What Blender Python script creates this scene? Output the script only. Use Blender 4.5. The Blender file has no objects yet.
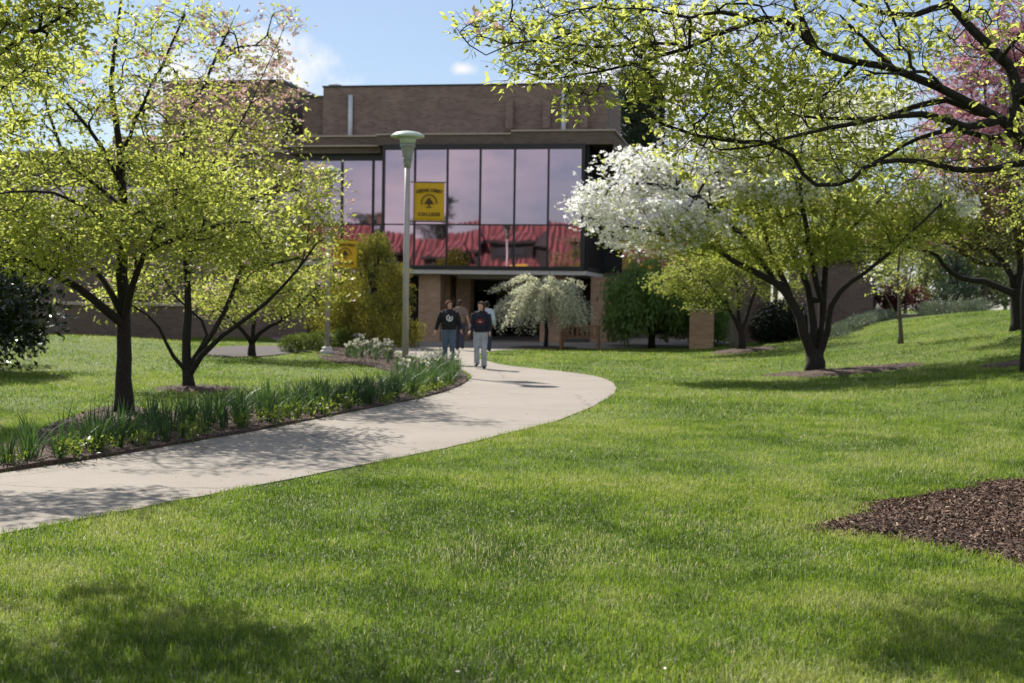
import bpy, bmesh, math, random
import numpy as np
from mathutils import Vector, Matrix, noise as mnoise
from mathutils.geometry import tessellate_polygon
R_ = math.radians
rng = np.random.default_rng(11)
random.seed(5)
scene = bpy.context.scene
COL = scene.collection

# ---------------------------------------------------------------- camera frame
F = 1024 * 50 / 36
CAM = Vector((0, 0, 1.6))
ROT = Matrix.Rotation(R_(90 - 1.55), 3, 'X') @ Matrix.Rotation(R_(0.8), 3, 'Z')
def ray(px, py):
    return ROT @ Vector(((px - 512) / F, -(py - 341.5) / F, -1))
def at(px, py, Y):
    d = ray(px, py); return CAM + d * (Y / d.y)
def sst(t):
    t = np.clip(t, 0, 1); return t * t * (3 - 2 * t)
def terrain(x, y):
    x = np.asarray(x, float); y = np.asarray(y, float)
    z = 1.6 * sst((x - 5) / 14) * sst((y - 8) / 20) * (1 - 0.75 * sst((y - 52) / 16))
    z = z + 0.5 * np.exp(-(((x + 13) / 5) ** 2 + ((y - 40) / 6) ** 2))
    z = z + 0.02 * np.sin(x * 0.9 + 1) * np.sin(y * 0.7)* sst((np.abs(x)-6)/4)
    return z
def tz(x, y): return float(terrain(x, y))
def G(px, py):
    d = ray(px, py); t = -1.6 / d.z
    for _ in range(25):
        p = CAM + d * t
        t = 0.5 * t + 0.5 * (tz(p.x, p.y) - 1.6) / d.z
    p = CAM + d * t
    return Vector((p.x, p.y, tz(p.x, p.y)))
def on(px, Y, py=320):
    p = at(px, py, Y); return Vector((p.x, Y, tz(p.x, Y)))

# ---------------------------------------------------------------- helpers
ORG = {}
def link(o): COL.objects.link(o); return o
def tag(o, label=None, cat=None, group=None, kind=None):
    if label: o['label'] = label
    if cat: o['category'] = cat
    if group: o['group'] = group
    if kind: o['kind'] = kind
    return o
def empty(name, loc, label=None, cat=None, group=None, rz=0):
    o = link(bpy.data.objects.new(name, None)); o.location = loc; o.rotation_euler = (0, 0, rz)
    o.empty_display_size = 0.2
    ORG[o.name] = Vector(loc) if rz == 0 else Vector((0, 0, 0))
    return tag(o, label, cat, group)
def origin_of(parent):
    return ORG.get(parent.name, Vector((0, 0, 0))) if parent else Vector((0, 0, 0))
def copy_tree(o, parent=None):
    c = o.copy(); link(c)
    if parent: c.parent = parent
    for ch in [x for x in bpy.data.objects if x.parent == o]:
        copy_tree(ch, c)
    return c

class MB:
    def __init__(s): s.v = []; s.f = []
    def add(s, vs, fs):
        n = len(s.v); s.v += [tuple(v) for v in vs]; s.f += [tuple(i + n for i in f) for f in fs]; return s
    def box(s, a, b):
        x0, y0, z0 = a; x1, y1, z1 = b
        return s.add([(x0,y0,z0),(x1,y0,z0),(x1,y1,z0),(x0,y1,z0),(x0,y0,z1),(x1,y0,z1),(x1,y1,z1),(x0,y1,z1)],
              [(0,3,2,1),(4,5,6,7),(0,1,5,4),(1,2,6,5),(2,3,7,6),(3,0,4,7)])
    def obox(s, p, q, w, h, up=Vector((0, 0, 1))):
        p = Vector(p); q = Vector(q); d = (q - p).normalized()
        r = d.cross(up).normalized() * w / 2; u = r.cross(d).normalized() * h / 2
        vs = [p-r-u, p+r-u, p+r+u, p-r+u, q-r-u, q+r-u, q+r+u, q-r+u]
        return s.add(vs, [(0,1,2,3),(7,6,5,4),(0,4,5,1),(1,5,6,2),(2,6,7,3),(3,7,4,0)])
    def tube(s, pts, rad, n=8, cap=True):
        pts = [Vector(p) for p in pts]; k = len(pts)
        if not hasattr(rad, '__len__'): rad = [rad] * k
        ref = None; vs = []
        for i in range(k):
            d = (pts[min(i+1, k-1)] - pts[max(i-1, 0)])
            d = d.normalized() if d.length > 1e-9 else Vector((0, 0, 1))
            if ref is None:
                ref = Vector((1, 0, 0)) if abs(d.x) < 0.8 else Vector((0, 1, 0))
            a = (ref - d * ref.dot(d)).normalized(); ref = a; b = d.cross(a)
            for j in range(n):
                t = 2 * math.pi * j / n
                vs.append(pts[i] + (a * math.cos(t) + b * math.sin(t)) * rad[i])
        fs = [(i*n+j, i*n+(j+1) % n, (i+1)*n+(j+1) % n, (i+1)*n+j) for i in range(k-1) for j in range(n)]
        if cap: fs += [tuple(reversed(range(n))), tuple(range((k-1)*n, k*n))]
        return s.add(vs, fs)
    def lathe(s, c, prof, n=20):
        vs = []; k = len(prof)
        for r, z in prof:
            for j in range(n):
                t = 2*math.pi*j/n; vs.append((c[0]+r*math.cos(t), c[1]+r*math.sin(t), c[2]+z))
        fs = [(i*n+j, i*n+(j+1) % n, (i+1)*n+(j+1) % n, (i+1)*n+j) for i in range(k-1) for j in range(n)]
        fs += [tuple(reversed(range(n))), tuple(range((k-1)*n, k*n))]
        return s.add(vs, fs)
    def ellipsoid(s, c, r, nu=16, nv=10, rot=None):
        c = Vector(c); vs = []
        for i in range(nv+1):
            ph = math.pi*i/nv
            for j in range(nu):
                t = 2*math.pi*j/nu
                p = Vector((r[0]*math.sin(ph)*math.cos(t), r[1]*math.sin(ph)*math.sin(t), r[2]*math.cos(ph)))
                if rot: p = rot @ p
                vs.append(c+p)
        fs = [(i*nu+j, (i+1)*nu+j, (i+1)*nu+(j+1) % nu, i*nu+(j+1) % nu) for i in range(nv) for j in range(nu)]
        return s.add(vs, fs)
    def poly(s, pts, z0, z1):
        """vertical prism over a plan outline, z0 below, z1 a height or a function"""
        pts = [Vector((p[0], p[1], 0)) for p in pts]; n = len(pts)
        if n > 2 and sum(pts[i].x*pts[(i+1) % n].y - pts[(i+1) % n].x*pts[i].y for i in range(n)) < 0: pts.reverse()
        zf = z1 if callable(z1) else (lambda x, y: z1)
        vs = [(p.x, p.y, zf(p.x, p.y)) for p in pts] + [(p.x, p.y, z0) for p in pts]
        tri = tessellate_polygon([pts]); fs = []
        for a, b, c in tri:
            if (pts[b]-pts[a]).cross(pts[c]-pts[a]).z < 0: a, c = c, a
            fs.append((a, b, c))
        fs += [(i, n+i, n+(i+1) % n, (i+1) % n) for i in range(n)]
        return s.add(vs, fs)
    def build(s, name, mat, parent=None, smooth=False, bevel=0, org=None):
        o0 = org if org is not None else origin_of(parent)
        me = bpy.data.meshes.new(name)
        me.from_pydata([(v[0]-o0[0], v[1]-o0[1], v[2]-o0[2]) for v in s.v], [], s.f); me.update()
        me.materials.append(mat)
        if smooth: me.polygons.foreach_set('use_smooth', [True]*len(me.polygons))
        o = link(bpy.data.objects.new(name, me))
        if parent: o.parent = parent
        ORG[o.name] = o0
        if bevel:
            m = o.modifiers.new('bevel', 'BEVEL'); m.width = bevel; m.segments = 2; m.limit_method = 'ANGLE'
        return o

def np_mesh(name, V, Fc, mat, parent=None, attr=None, org=None, attr2=None):
    """V (n,3); Fc (m,k) all faces of k corners"""
    o0 = np.array(org if org is not None else origin_of(parent))
    V = (V - o0).astype(np.float32); m, k = Fc.shape
    me = bpy.data.meshes.new(name)
    me.vertices.add(len(V)); me.vertices.foreach_set('co', V.ravel())
    me.loops.add(m*k); me.loops.foreach_set('vertex_index', Fc.astype(np.int32).ravel())
    me.polygons.add(m); me.polygons.foreach_set('loop_start', np.arange(0, m*k, k, dtype=np.int32))
    me.polygons.foreach_set('loop_total', np.full(m, k, dtype=np.int32))
    if attr is not None:
        a = me.attributes.new('rnd', 'FLOAT', 'POINT'); a.data.foreach_set('value', attr.astype(np.float32))
    me.update(calc_edges=True); me.materials.append(mat)
    o = link(bpy.data.objects.new(name, me))
    if parent: o.parent = parent
    return o

def catmull(P, n=6, closed=True):
    out = []; k = len(P)
    for i in range(k if closed else k-1):
        p = [Vector(P[(i+j-1) % k]) if closed else Vector(P[min(max(i+j-1, 0), k-1)]) for j in range(4)]
        for t in np.linspace(0, 1, n, endpoint=False):
            out.append(0.5*((2*p[1])+(-p[0]+p[2])*t+(2*p[0]-5*p[1]+4*p[2]-p[3])*t*t+(-p[0]+3*p[1]-3*p[2]+p[3])*t**3))
    if not closed: out.append(Vector(P[-1]))
    return out
def in_poly(x, y, poly):
    r = np.zeros(len(x), bool); n = len(poly); j = n-1
    for i in range(n):
        xi, yi, xj, yj = poly[i][0], poly[i][1], poly[j][0], poly[j][1]
        if yi != yj:
            c = ((yi > y) != (yj > y)) & (x < (xj-xi)*(y-yi)/(yj-yi)+xi)
            r ^= c
        j = i
    return r

# ---------------------------------------------------------------- materials
def mat(name):
    m = bpy.data.materials.new(name); m.use_nodes = True
    nt = m.node_tree; b = nt.nodes['Principled BSDF']; return m, nt, b
def N(nt, t, **kw):
    n = nt.nodes.new(t)
    for k, v in kw.items():
        if k in n.inputs: n.inputs[k].default_value = v
        else: setattr(n, k, v)
    return n
def ramp(nt, fac, stops):
    r = nt.nodes.new('ShaderNodeValToRGB'); e = r.color_ramp.elements
    while len(e) > 1: e.remove(e[-1])
    e[0].position = stops[0][0]; e[0].color = (*stops[0][1], 1)
    for p, c in stops[1:]:
        x = e.new(p); x.color = (*c, 1)
    nt.links.new(fac, r.inputs[0]); return r.outputs[0]
def noise_col(nt, scale, stops, detail=4, coord='Object', vec=None, rough=0.6):
    if vec is None:
        tc = nt.nodes.new('ShaderNodeTexCoord'); vec = tc.outputs[coord]
    n = N(nt, 'ShaderNodeTexNoise', Scale=scale, Detail=detail, Roughness=rough); nt.links.new(vec, n.inputs['Vector'])
    return ramp(nt, n.outputs['Fac'], stops), n
def mixc(nt, fac, a, b, mode='MIX'):
    m = nt.nodes.new('ShaderNodeMix'); m.data_type = 'RGBA'; m.blend_type = mode
    for s, i in ((fac, 0), (a, 6), (b, 7)):
        if hasattr(s, 'is_linked'): nt.links.new(s, m.inputs[i])
        else: m.inputs[i].default_value = s if i == 0 else (*s, 1)
    return m.outputs[2]
def plain(name, c, rough=0.6, metal=0, var=0.12, scale=8, bump=0.0):
    m, nt, b = mat(name)
    lo = tuple(x*(1-var) for x in c); hi = tuple(min(1, x*(1+var)) for x in c)
    col, n = noise_col(nt, scale, [(0.3, lo), (0.7, hi)])
    nt.links.new(col, b.inputs['Base Color']); b.inputs['Roughness'].default_value = rough; b.inputs['Metallic'].default_value = metal
    if bump:
        bp = N(nt, 'ShaderNodeBump', Strength=bump, Distance=0.02); nt.links.new(n.outputs['Fac'], bp.inputs['Height']); nt.links.new(bp.outputs[0], b.inputs['Normal'])
    return m
def brick_mat(name, c1, c2, mortar, scale=1.0):
    m, nt, b = mat(name)
    tc = nt.nodes.new('ShaderNodeTexCoord'); sp = nt.nodes.new('ShaderNodeSeparateXYZ'); nt.links.new(tc.outputs['Object'], sp.inputs[0])
    ad = N(nt, 'ShaderNodeMath', operation='ADD'); nt.links.new(sp.outputs[0], ad.inputs[0]); nt.links.new(sp.outputs[1], ad.inputs[1])
    cb = nt.nodes.new('ShaderNodeCombineXYZ'); nt.links.new(ad.outputs[0], cb.inputs[0]); nt.links.new(sp.outputs[2], cb.inputs[1])
    br = N(nt, 'ShaderNodeTexBrick', Scale=scale); nt.links.new(cb.outputs[0], br.inputs['Vector'])
    br.inputs['Color1'].default_value = (*c1, 1); br.inputs['Color2'].default_value = (*c2, 1); br.inputs['Mortar'].default_value = (*mortar, 1)
    br.inputs['Brick Width'].default_value = 0.24; br.inputs['Row Height'].default_value = 0.085; br.inputs['Mortar Size'].default_value = 0.010
    br.inputs['Bias'].default_value = -0.1
    nc, n = noise_col(nt, 0.9, [(0.25, (0.78, 0.76, 0.76)), (0.75, (1.15, 1.12, 1.1))], detail=6)
    col = mixc(nt, 1.0, br.outputs['Color'], nc, 'MULTIPLY')
    nt.links.new(col, b.inputs['Base Color']); b.inputs['Roughness'].default_value = 0.85
    bp = N(nt, 'ShaderNodeBump', Strength=0.5, Distance=0.01); bp.invert = True
    nt.links.new(br.outputs['Fac'], bp.inputs['Height']); nt.links.new(bp.outputs[0], b.inputs['Normal'])
    return m
def leaf_mat(name, stops, tstops, tfac=0.5, rough=0.45, spec=0.35):
    m, nt, b = mat(name)
    a = nt.nodes.new('ShaderNodeAttribute'); a.attribute_name = 'rnd'
    c = ramp(nt, a.outputs['Fac'], stops); t = ramp(nt, a.outputs['Fac'], tstops)
    nt.links.new(c, b.inputs['Base Color']); b.inputs['Roughness'].default_value = rough; b.inputs['Specular IOR Level'].default_value = spec
    tr = nt.nodes.new('ShaderNodeBsdfTranslucent'); nt.links.new(t, tr.inputs['Color'])
    mx = N(nt, 'ShaderNodeMixShader', Fac=tfac); out = nt.nodes['Material Output']
    nt.links.new(b.outputs[0], mx.inputs[1]); nt.links.new(tr.outputs[0], mx.inputs[2]); nt.links.new(mx.outputs[0], out.inputs['Surface'])
    return m

M = {}
M['brick'] = brick_mat('brown_brick', (0.235, 0.165, 0.135), (0.135, 0.097, 0.083), (0.22, 0.19, 0.175))
M['brick_dark'] = brick_mat('dark_brick', (0.17, 0.118, 0.095), (0.115, 0.082, 0.07), (0.16, 0.135, 0.12))
M['brick_tan'] = brick_mat('tan_brick', (0.46, 0.30, 0.19), (0.34, 0.21, 0.13), (0.40, 0.31, 0.23))
M['coping'] = plain('stone_coping', (0.45, 0.37, 0.32), 0.8)
M['black_metal'] = plain('black_metal', (0.02, 0.02, 0.022), 0.4, 0.2)
M['soffit'] = plain('soffit_plaster', (0.55, 0.52, 0.48), 0.8)
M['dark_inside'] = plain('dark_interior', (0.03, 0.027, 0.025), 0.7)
M['pipe'] = plain('pale_metal', (0.55, 0.60, 0.66), 0.4, 0.1)
M['pole'] = plain('pole_paint', (0.42, 0.385, 0.37), 0.45, 0.2, var=.08)
M['lampcap'] = plain('lamp_cap', (0.52, 0.60, 0.52), 0.35, var=.05)
M['lampgrey'] = plain('lamp_collar', (0.30, 0.32, 0.31), 0.4, 0.4)
M['concrete'] = plain('concrete_white', (0.6, 0.58, 0.55), 0.85, bump=.2)
M['yellow'] = plain('yellow_cloth', (0.66, 0.40, 0.012), 0.75, var=.06)
M['brown_ink'] = plain('brown_ink', (0.07, 0.045, 0.02), 0.8)
M['wood'] = plain('brown_wood', (0.19, 0.10, 0.05), 0.6, scale=14)
M['bark'] = plain('dogwood_bark', (0.021, 0.017, 0.015), 0.97, var=.45, scale=22, bump=.6)
M['bark_light'] = plain('grey_bark', (0.13, 0.11, 0.09), 0.9, var=.4, scale=18, bump=.5)
def tile_mat():
    m, nt, b = mat('red_clay_tile'); tc = nt.nodes.new('ShaderNodeTexCoord')
    wv = N(nt, 'ShaderNodeTexWave', Scale=0.5, Distortion=0.25, Detail=1.0); wv.bands_direction = 'X'; nt.links.new(tc.outputs['Object'], wv.inputs['Vector'])
    c = ramp(nt, wv.outputs['Fac'], [(0.3, (0.085, 0.035, 0.035)), (0.62, (0.32, 0.105, 0.10))])  # dark stripes put the shade between the tile ribs into the colour
    c2, n = noise_col(nt, 1.5, [(0.3, (0.8, 0.8, 0.8)), (0.7, (1.15, 1.1, 1.1))])
    nt.links.new(mixc(nt, 1.0, c, c2, 'MULTIPLY'), b.inputs['Base Color']); b.inputs['Roughness'].default_value = .8
    return m
M['redtile'] = tile_mat()
M['stucco'] = plain('cream_stucco', (0.5, 0.44, 0.36), 0.9)
M['skin'] = plain('skin', (0.56, 0.34, 0.25), 0.5, var=.05)
M['hoodie'] = plain('black_cotton', (0.012, 0.012, 0.014), 0.9)
M['navy'] = plain('navy_cotton', (0.014, 0.016, 0.03), 0.9)
M['taupe'] = plain('taupe_cotton', (0.20, 0.145, 0.12), 0.9)
M['paleblue'] = plain('pale_cotton', (0.48, 0.55, 0.66), 0.9)
M['jeans'] = plain('blue_denim', (0.085, 0.13, 0.19), 0.9, scale=20)
M['jeans_pale'] = plain('pale_denim', (0.34, 0.38, 0.43), 0.9, scale=6, var=.25)
M['jeans_dark'] = plain('dark_denim', (0.03, 0.04, 0.065), 0.9)
M['shoe'] = plain('dark_shoe', (0.02, 0.018, 0.017), 0.5)
M['hair_red'] = plain('auburn_hair', (0.10, 0.03, 0.018), 0.9, var=.3, scale=40)
M['hair_dark'] = plain('dark_hair', (0.012, 0.009, 0.008), 0.9)
M['hair_brown'] = plain('brown_hair', (0.06, 0.035, 0.02), 0.9, var=.3, scale=40)
M['eye'] = plain('eye_dark', (0.02, 0.015, 0.012), 0.3)
M['lip'] = plain('lip', (0.42, 0.16, 0.14), 0.5)
M['print_white'] = plain('white_print', (0.62, 0.66, 0.70), 0.8)
M['print_red'] = plain('red_print', (0.40, 0.035, 0.03), 0.8)
M['asphalt'] = plain('asphalt', (0.16, 0.16, 0.165), 0.9, scale=3)
M['stone'] = plain('pale_stone', (0.45, 0.42, 0.38), 0.9, bump=.4)

# tinted mirror glass with the gentle warp of large sheets
def glass_mat(name, c, warp):
    m, nt, b = mat(name)
    b.inputs['Base Color'].default_value = (*c, 1); b.inputs['Metallic'].default_value = 1.0; b.inputs['Roughness'].default_value = 0.02
    tc = nt.nodes.new('ShaderNodeTexCoord')
    mp = N(nt, 'ShaderNodeMapping'); mp.inputs['Scale'].default_value = (1.0, 1.0, 0.75); nt.links.new(tc.outputs['Object'], mp.inputs[0])
    n = N(nt, 'ShaderNodeTexNoise', Scale=1.7, Detail=1.0, Roughness=0.4); nt.links.new(mp.outputs[0], n.inputs['Vector'])
    bp = N(nt, 'ShaderNodeBump', Strength=1.0, Distance=warp); nt.links.new(n.outputs['Fac'], bp.inputs['Height']); nt.links.new(bp.outputs[0], b.inputs['Normal'])
    return m
M['glass'] = glass_mat('tinted_mirror_glass', (0.435, 0.335, 0.40), 0.0008)
M['glass_dark'] = glass_mat('dark_glass', (0.05, 0.045, 0.045), 0.004)
M['pane'] = plain('window_glass', (0.05, 0.055, 0.06), 0.08)

# concrete path
def path_mat():
    m, nt, b = mat('path_concrete')
    c1, n1 = noise_col(nt, 0.55, [(0.3, (0.262, 0.228, 0.187)), (0.7, (0.31, 0.274, 0.23))], detail=5)
    c2, n2 = noise_col(nt, 70, [(0.35, (0.80, 0.80, 0.80)), (0.65, (1.12, 1.12, 1.12))], detail=3)
    c3, n3 = noise_col(nt, 2.6, [(0.30, (0.86, 0.84, 0.81)), (0.46, (1, 1, 1)), (0.75, (1.03, 1.03, 1.03))], detail=8, rough=.7)
    tc3 = nt.nodes.new('ShaderNodeTexCoord'); vo = N(nt, 'ShaderNodeTexVoronoi', Scale=0.32); vo.feature = 'DISTANCE_TO_EDGE'
    wn = N(nt, 'ShaderNodeTexNoise', Scale=1.8, Detail=5.0); nt.links.new(tc3.outputs['Object'], wn.inputs['Vector'])
    nt.links.new(mixc(nt, .22, tc3.outputs['Object'], wn.outputs['Color'], 'LINEAR_LIGHT'), vo.inputs['Vector'])
    ck = ramp(nt, vo.outputs['Distance'], [(0.0, (0.62, 0.6, 0.57)), (0.004, (0.75, 0.74, 0.72)), (0.007, (1, 1, 1))])
    c2 = mixc(nt, 1.0, mixc(nt, 1.0, c2, c3, 'MULTIPLY'), ck, 'MULTIPLY')
    nt.links.new(mixc(nt, 1.0, c1, c2, 'MULTIPLY'), b.inputs['Base Color']); b.inputs['Roughness'].default_value = 0.9
    bp = N(nt, 'ShaderNodeBump', Strength=0.4, Distance=0.006); nt.links.new(n2.outputs['Fac'], bp.inputs['Height']); nt.links.new(bp.outputs[0], b.inputs['Normal'])
    return m
M['path'] = path_mat()
def mulch_mat():
    m, nt, b = mat('bark_mulch')
    c1, n1 = noise_col(nt, 26, [(0.3, (0.035, 0.023, 0.017)), (0.5, (0.080, 0.053, 0.041)), (0.72, (0.15, 0.10, 0.075))], detail=6)
    c2, n2 = noise_col(nt, 1.2, [(0.35, (0.75, 0.72, 0.72)), (0.7, (1.2, 1.1, 1.0))])
    nt.links.new(mixc(nt, 1.0, c1, c2, 'MULTIPLY'), b.inputs['Base Color']); b.inputs['Roughness'].default_value = 0.95
    bp = N(nt, 'ShaderNodeBump', Strength=1.0, Distance=0.03); nt.links.new(n1.outputs['Fac'], bp.inputs['Height']); nt.links.new(bp.outputs[0], b.inputs['Normal'])
    return m
M['mulch'] = mulch_mat()
M['chip'] = leaf_mat('bark_chip', [(0, (0.04, 0.025, 0.019)), (0.5, (0.19, 0.122, 0.092)), (0.85, (0.36, 0.245, 0.18)), (1, (0.42, 0.32, 0.23))], [(0, (0, 0, 0)), (1, (0, 0, 0))], 0.0, 0.9, 0.1)
# lawn: soil + grass seen between the blades, patches of growth
def lawn_cols(nt):
    tc = nt.nodes.new('ShaderNodeTexCoord'); return tc.outputs['Object']
def lawn_mat():
    m, nt, b = mat('lawn_turf')
    v = lawn_cols(nt)
    c1, n1 = noise_col(nt, 0.7, [(0.3, (0.07, 0.11, 0.012)), (0.5, (0.10, 0.15, 0.015)), (0.7, (0.14, 0.185, 0.022))], detail=6, vec=v)
    c2, n2 = noise_col(nt, 30, [(0.3, (0.65, 0.65, 0.65)), (0.7, (1.2, 1.2, 1.1))], vec=v)
    nt.links.new(mixc(nt, 1.0, c1, c2, 'MULTIPLY'), b.inputs['Base Color']); b.inputs['Roughness'].default_value = 0.8; b.inputs['Specular IOR Level'].default_value = 0.15
    bp = N(nt, 'ShaderNodeBump', Strength=0.8, Distance=0.04); nt.links.new(n2.outputs['Fac'], bp.inputs['Height']); nt.links.new(bp.outputs[0], b.inputs['Normal'])
    return m
M['lawn'] = lawn_mat()
def blade_mat():
    m, nt, b = mat('grass_blade')
    a = nt.nodes.new('ShaderNodeAttribute'); a.attribute_name = 'rnd'
    c = ramp(nt, a.outputs['Fac'], [(0, (0.038, 0.070, 0.010)), (0.4, (0.112, 0.178, 0.018)), (0.8, (0.22, 0.27, 0.040)), (0.92, (0.37, 0.37, 0.15)), (1, (0.56, 0.53, 0.34))])
    nt.links.new(c, b.inputs['Base Color']); b.inputs['Roughness'].default_value = 0.5; b.inputs['Specular IOR Level'].default_value = 0.3
    t = ramp(nt, a.outputs['Fac'], [(0, (0.08, 0.155, 0.012)), (0.4, (0.225, 0.375, 0.022)), (0.8, (0.42, 0.52, 0.055)), (1, (0.55, 0.53, 0.28))])
    tr = nt.nodes.new('ShaderNodeBsdfTranslucent'); nt.links.new(t, tr.inputs['Color'])
    mx = N(nt, 'ShaderNodeMixShader', Fac=0.42); out = nt.nodes['Material Output']
    nt.links.new(b.outputs[0], mx.inputs[1]); nt.links.new(tr.outputs[0], mx.inputs[2]); nt.links.new(mx.outputs[0], out.inputs['Surface'])
    return m
M['blade'] = blade_mat()
def lm(name, c, t, f=0.5, **k):
    return leaf_mat(name, [(0, tuple(x*.6 for x in c)), (0.5, c), (1, tuple(min(1, x*1.5) for x in c))],
                    [(0, tuple(x*.65 for x in t)), (0.5, t), (1, tuple(min(1, x*1.35) for x in t))], f, **k)
M['leaf_dogwood'] = lm('dogwood_leaf', (0.19, 0.225, 0.050), (0.56, 0.61, 0.115), 0.60)
M['leaf_near'] = lm('young_dogwood_leaf', (0.20, 0.235, 0.058), (0.60, 0.65, 0.14), 0.64)
M['leaf_fresh'] = lm('fresh_leaf', (0.17, 0.205, 0.042), (0.47, 0.52, 0.10), 0.5)
M['leaf_redbud'] = lm('bronze_leaf', (0.07, 0.06, 0.025), (0.17, 0.14, 0.04), 0.45)
M['white_bract'] = lm('white_bract', (0.90, 0.90, 0.86), (0.95, 0.95, 0.90), 0.6)
M['pink_bract'] = lm('pink_bract', (0.66, 0.42, 0.40), (0.66, 0.42, 0.38), 0.4)
M['rose_bract'] = lm('rose_bract', (0.60, 0.31, 0.37), (0.60, 0.32, 0.38), 0.4)
M['palepink_bract'] = lm('pale_pink_bract', (0.62, 0.44, 0.40), (0.60, 0.42, 0.36), 0.4)
M['magnolia'] = lm('magnolia_leaf', (0.018, 0.030, 0.012), (0.02, 0.04, 0.008), 0.1, rough=0.25, spec=0.6)
M['gold_conifer'] = leaf_mat('gold_conifer', [(0, (0.075, 0.10, 0.018)), (0.5, (0.17, 0.18, 0.034)), (1, (0.40, 0.32, 0.055))],
                             [(0, (0.12, 0.16, 0.02)), (1, (0.5, 0.42, 0.06))], 0.35)
M['silver_leaf'] = lm('silver_leaf', (0.66, 0.66, 0.50), (0.72, 0.73, 0.50), 0.5)
M['ivy'] = lm('dark_shrub_leaf', (0.11, 0.175, 0.045), (0.32, 0.46, 0.09), 0.42)
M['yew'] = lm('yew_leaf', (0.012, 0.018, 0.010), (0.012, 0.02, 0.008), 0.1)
M['box'] = lm('boxwood_leaf', (0.075, 0.115, 0.018), (0.18, 0.24, 0.03), 0.35)
M['grey_cover'] = lm('grey_ground_cover', (0.20, 0.23, 0.17), (0.16, 0.2, 0.1), 0.2)
M['maple'] = lm('red_maple_leaf', (0.075, 0.020, 0.018), (0.12, 0.022, 0.018), 0.3)
M['pine'] = lm('pine_needle', (0.045, 0.075, 0.045), (0.05, 0.09, 0.04), 0.2)
M['far_leaf'] = lm('pale_far_leaf', (0.16, 0.19, 0.09), (0.26, 0.30, 0.10), 0.4)
M['iris'] = lm('strap_leaf', (0.050, 0.092, 0.042), (0.10, 0.19, 0.035), 0.32, rough=0.55, spec=0.25)
M['lowleaf'] = lm('low_leaf', (0.11, 0.16, 0.03), (0.28, 0.36, 0.04), 0.45)
M['iris_blue'] = lm('blue_strap_leaf', (0.15, 0.20, 0.13), (0.16, 0.26, 0.07), 0.3, rough=0.55, spec=0.25)
M['petal'] = lm('daffodil_petal', (0.66, 0.66, 0.55), (0.55, 0.55, 0.4), 0.35)
# ================================================================ SETTING
def flat_path_pts(px): return [G(*p) for p in px]
path_near = [(-160,575),(-60,552),(0,536),(120,513),(250,488),(350,468),(430,452),(500,436),(560,420),(600,403),(616,390),(607,380),(580,374),(540,369.5),(505,365.5),(482,360),(476,355.5)]
plaza_px = [(495,351),(540,349.3),(610,348.3),(690,346.5),(735,343.5)]
path_far = [(380,346),(397,352),(417,358),(436,362),(458,368.5),(471,377),(456,388),(420,399),(350,413),(260,431),(180,445),(100,459),(0,474),(-60,485),(-160,503)]
pA = catmull([p.to_2d().to_3d() for p in flat_path_pts(path_near + plaza_px)], 5, False)
pB = catmull([p.to_2d().to_3d() for p in flat_path_pts(path_far)], 5, False)
back = [Vector((12, 75, 0)), Vector((-14, 75, 0)), Vector((-9.5, 57, 0)), Vector((-7.5, 54, 0))]
PATH = [tuple(p.xy) for p in pA] + [tuple(b.xy) for b in back] + [tuple(p.xy) for p in pB]
PATH = [(x+.035*mnoise.noise(Vector((x*2.1, y*2.1, 2)))+.02*mnoise.noise(Vector((x*7, y*7, 4))), y+.05*mnoise.noise(Vector((x*2.1, y*2.1, 7)))+.02*mnoise.noise(Vector((x*7, y*7, 8)))) for x, y in PATH]
tag(MB().poly(PATH, -0.15, lambda x, y: max(0.012, tz(x, y) + 0.012)).build('path', M['path']), kind='structure')

bed_px = [(-60,484),(0,474),(100,459),(180,445),(260,431),(350,413),(420,399),(455,388.5),(468,379),(456,370.5),(434,363.5),(415,359.5),(395,353.5),(380,347),(352,342.5),(330,345),(318,352),(320,359),(345,364),(375,368),(392,374),(385,382),(340,391),(290,400),(220,411),(165,414),(124,408),(75,418),(40,433),(0,448),(-60,462)]
BED = [tuple(p.xy) for p in catmull([p.to_2d().to_3d() for p in flat_path_pts(bed_px)], 4)]
def blob(cx, cy, rx, ry, seed, n=40, amp=.18):
    out = []
    for i in range(n):
        t = 2*math.pi*i/n
        k = 1 + amp*mnoise.noise(Vector((math.cos(t)*1.3+seed, math.sin(t)*1.3, seed))) * 2
        out.append((cx + rx*k*math.cos(t), cy + ry*k*math.sin(t)))
    return out
def mulch(poly, h, org=(0, 0, 0)):
    """a low mound of bark: rings shrinking towards the middle"""
    c = np.mean(np.array(poly), 0); V = []; Fc = []; n = len(poly); K = 5
    for k in range(K+1):
        s = 1 - k/K*0.93
        for x, y in poly:
            X = c[0]+(x-c[0])*s; Y = c[1]+(y-c[1])*s
            V.append((X, Y, tz(X, Y) + (-0.03 if k == 0 else 0.012 + h*math.sin(min(1, k/3)*math.pi/2) + .025*mnoise.noise(Vector((X*3, Y*3, 0))))))
    m = MB()
    Fc = [(k*n+j, k*n+(j+1) % n, (k+1)*n+(j+1) % n, (k+1)*n+j) for k in range(K) for j in range(n)]
    Fc.append(tuple(K*n+j for j in range(n)))
    m.add(V, Fc)
    return m
near_bed_px = [(806,528),(850,512),(905,497),(960,488),(1024,478),(1150,472),(1300,500),(1330,545),(1200,590),(1090,585),(1024,567),(985,557),(940,548),(905,545),(880,538),(850,536)]
NEARBED = [tuple(p.xy) for p in catmull([p.to_2d().to_3d() for p in flat_path_pts(near_bed_px)], 9)]
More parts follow.
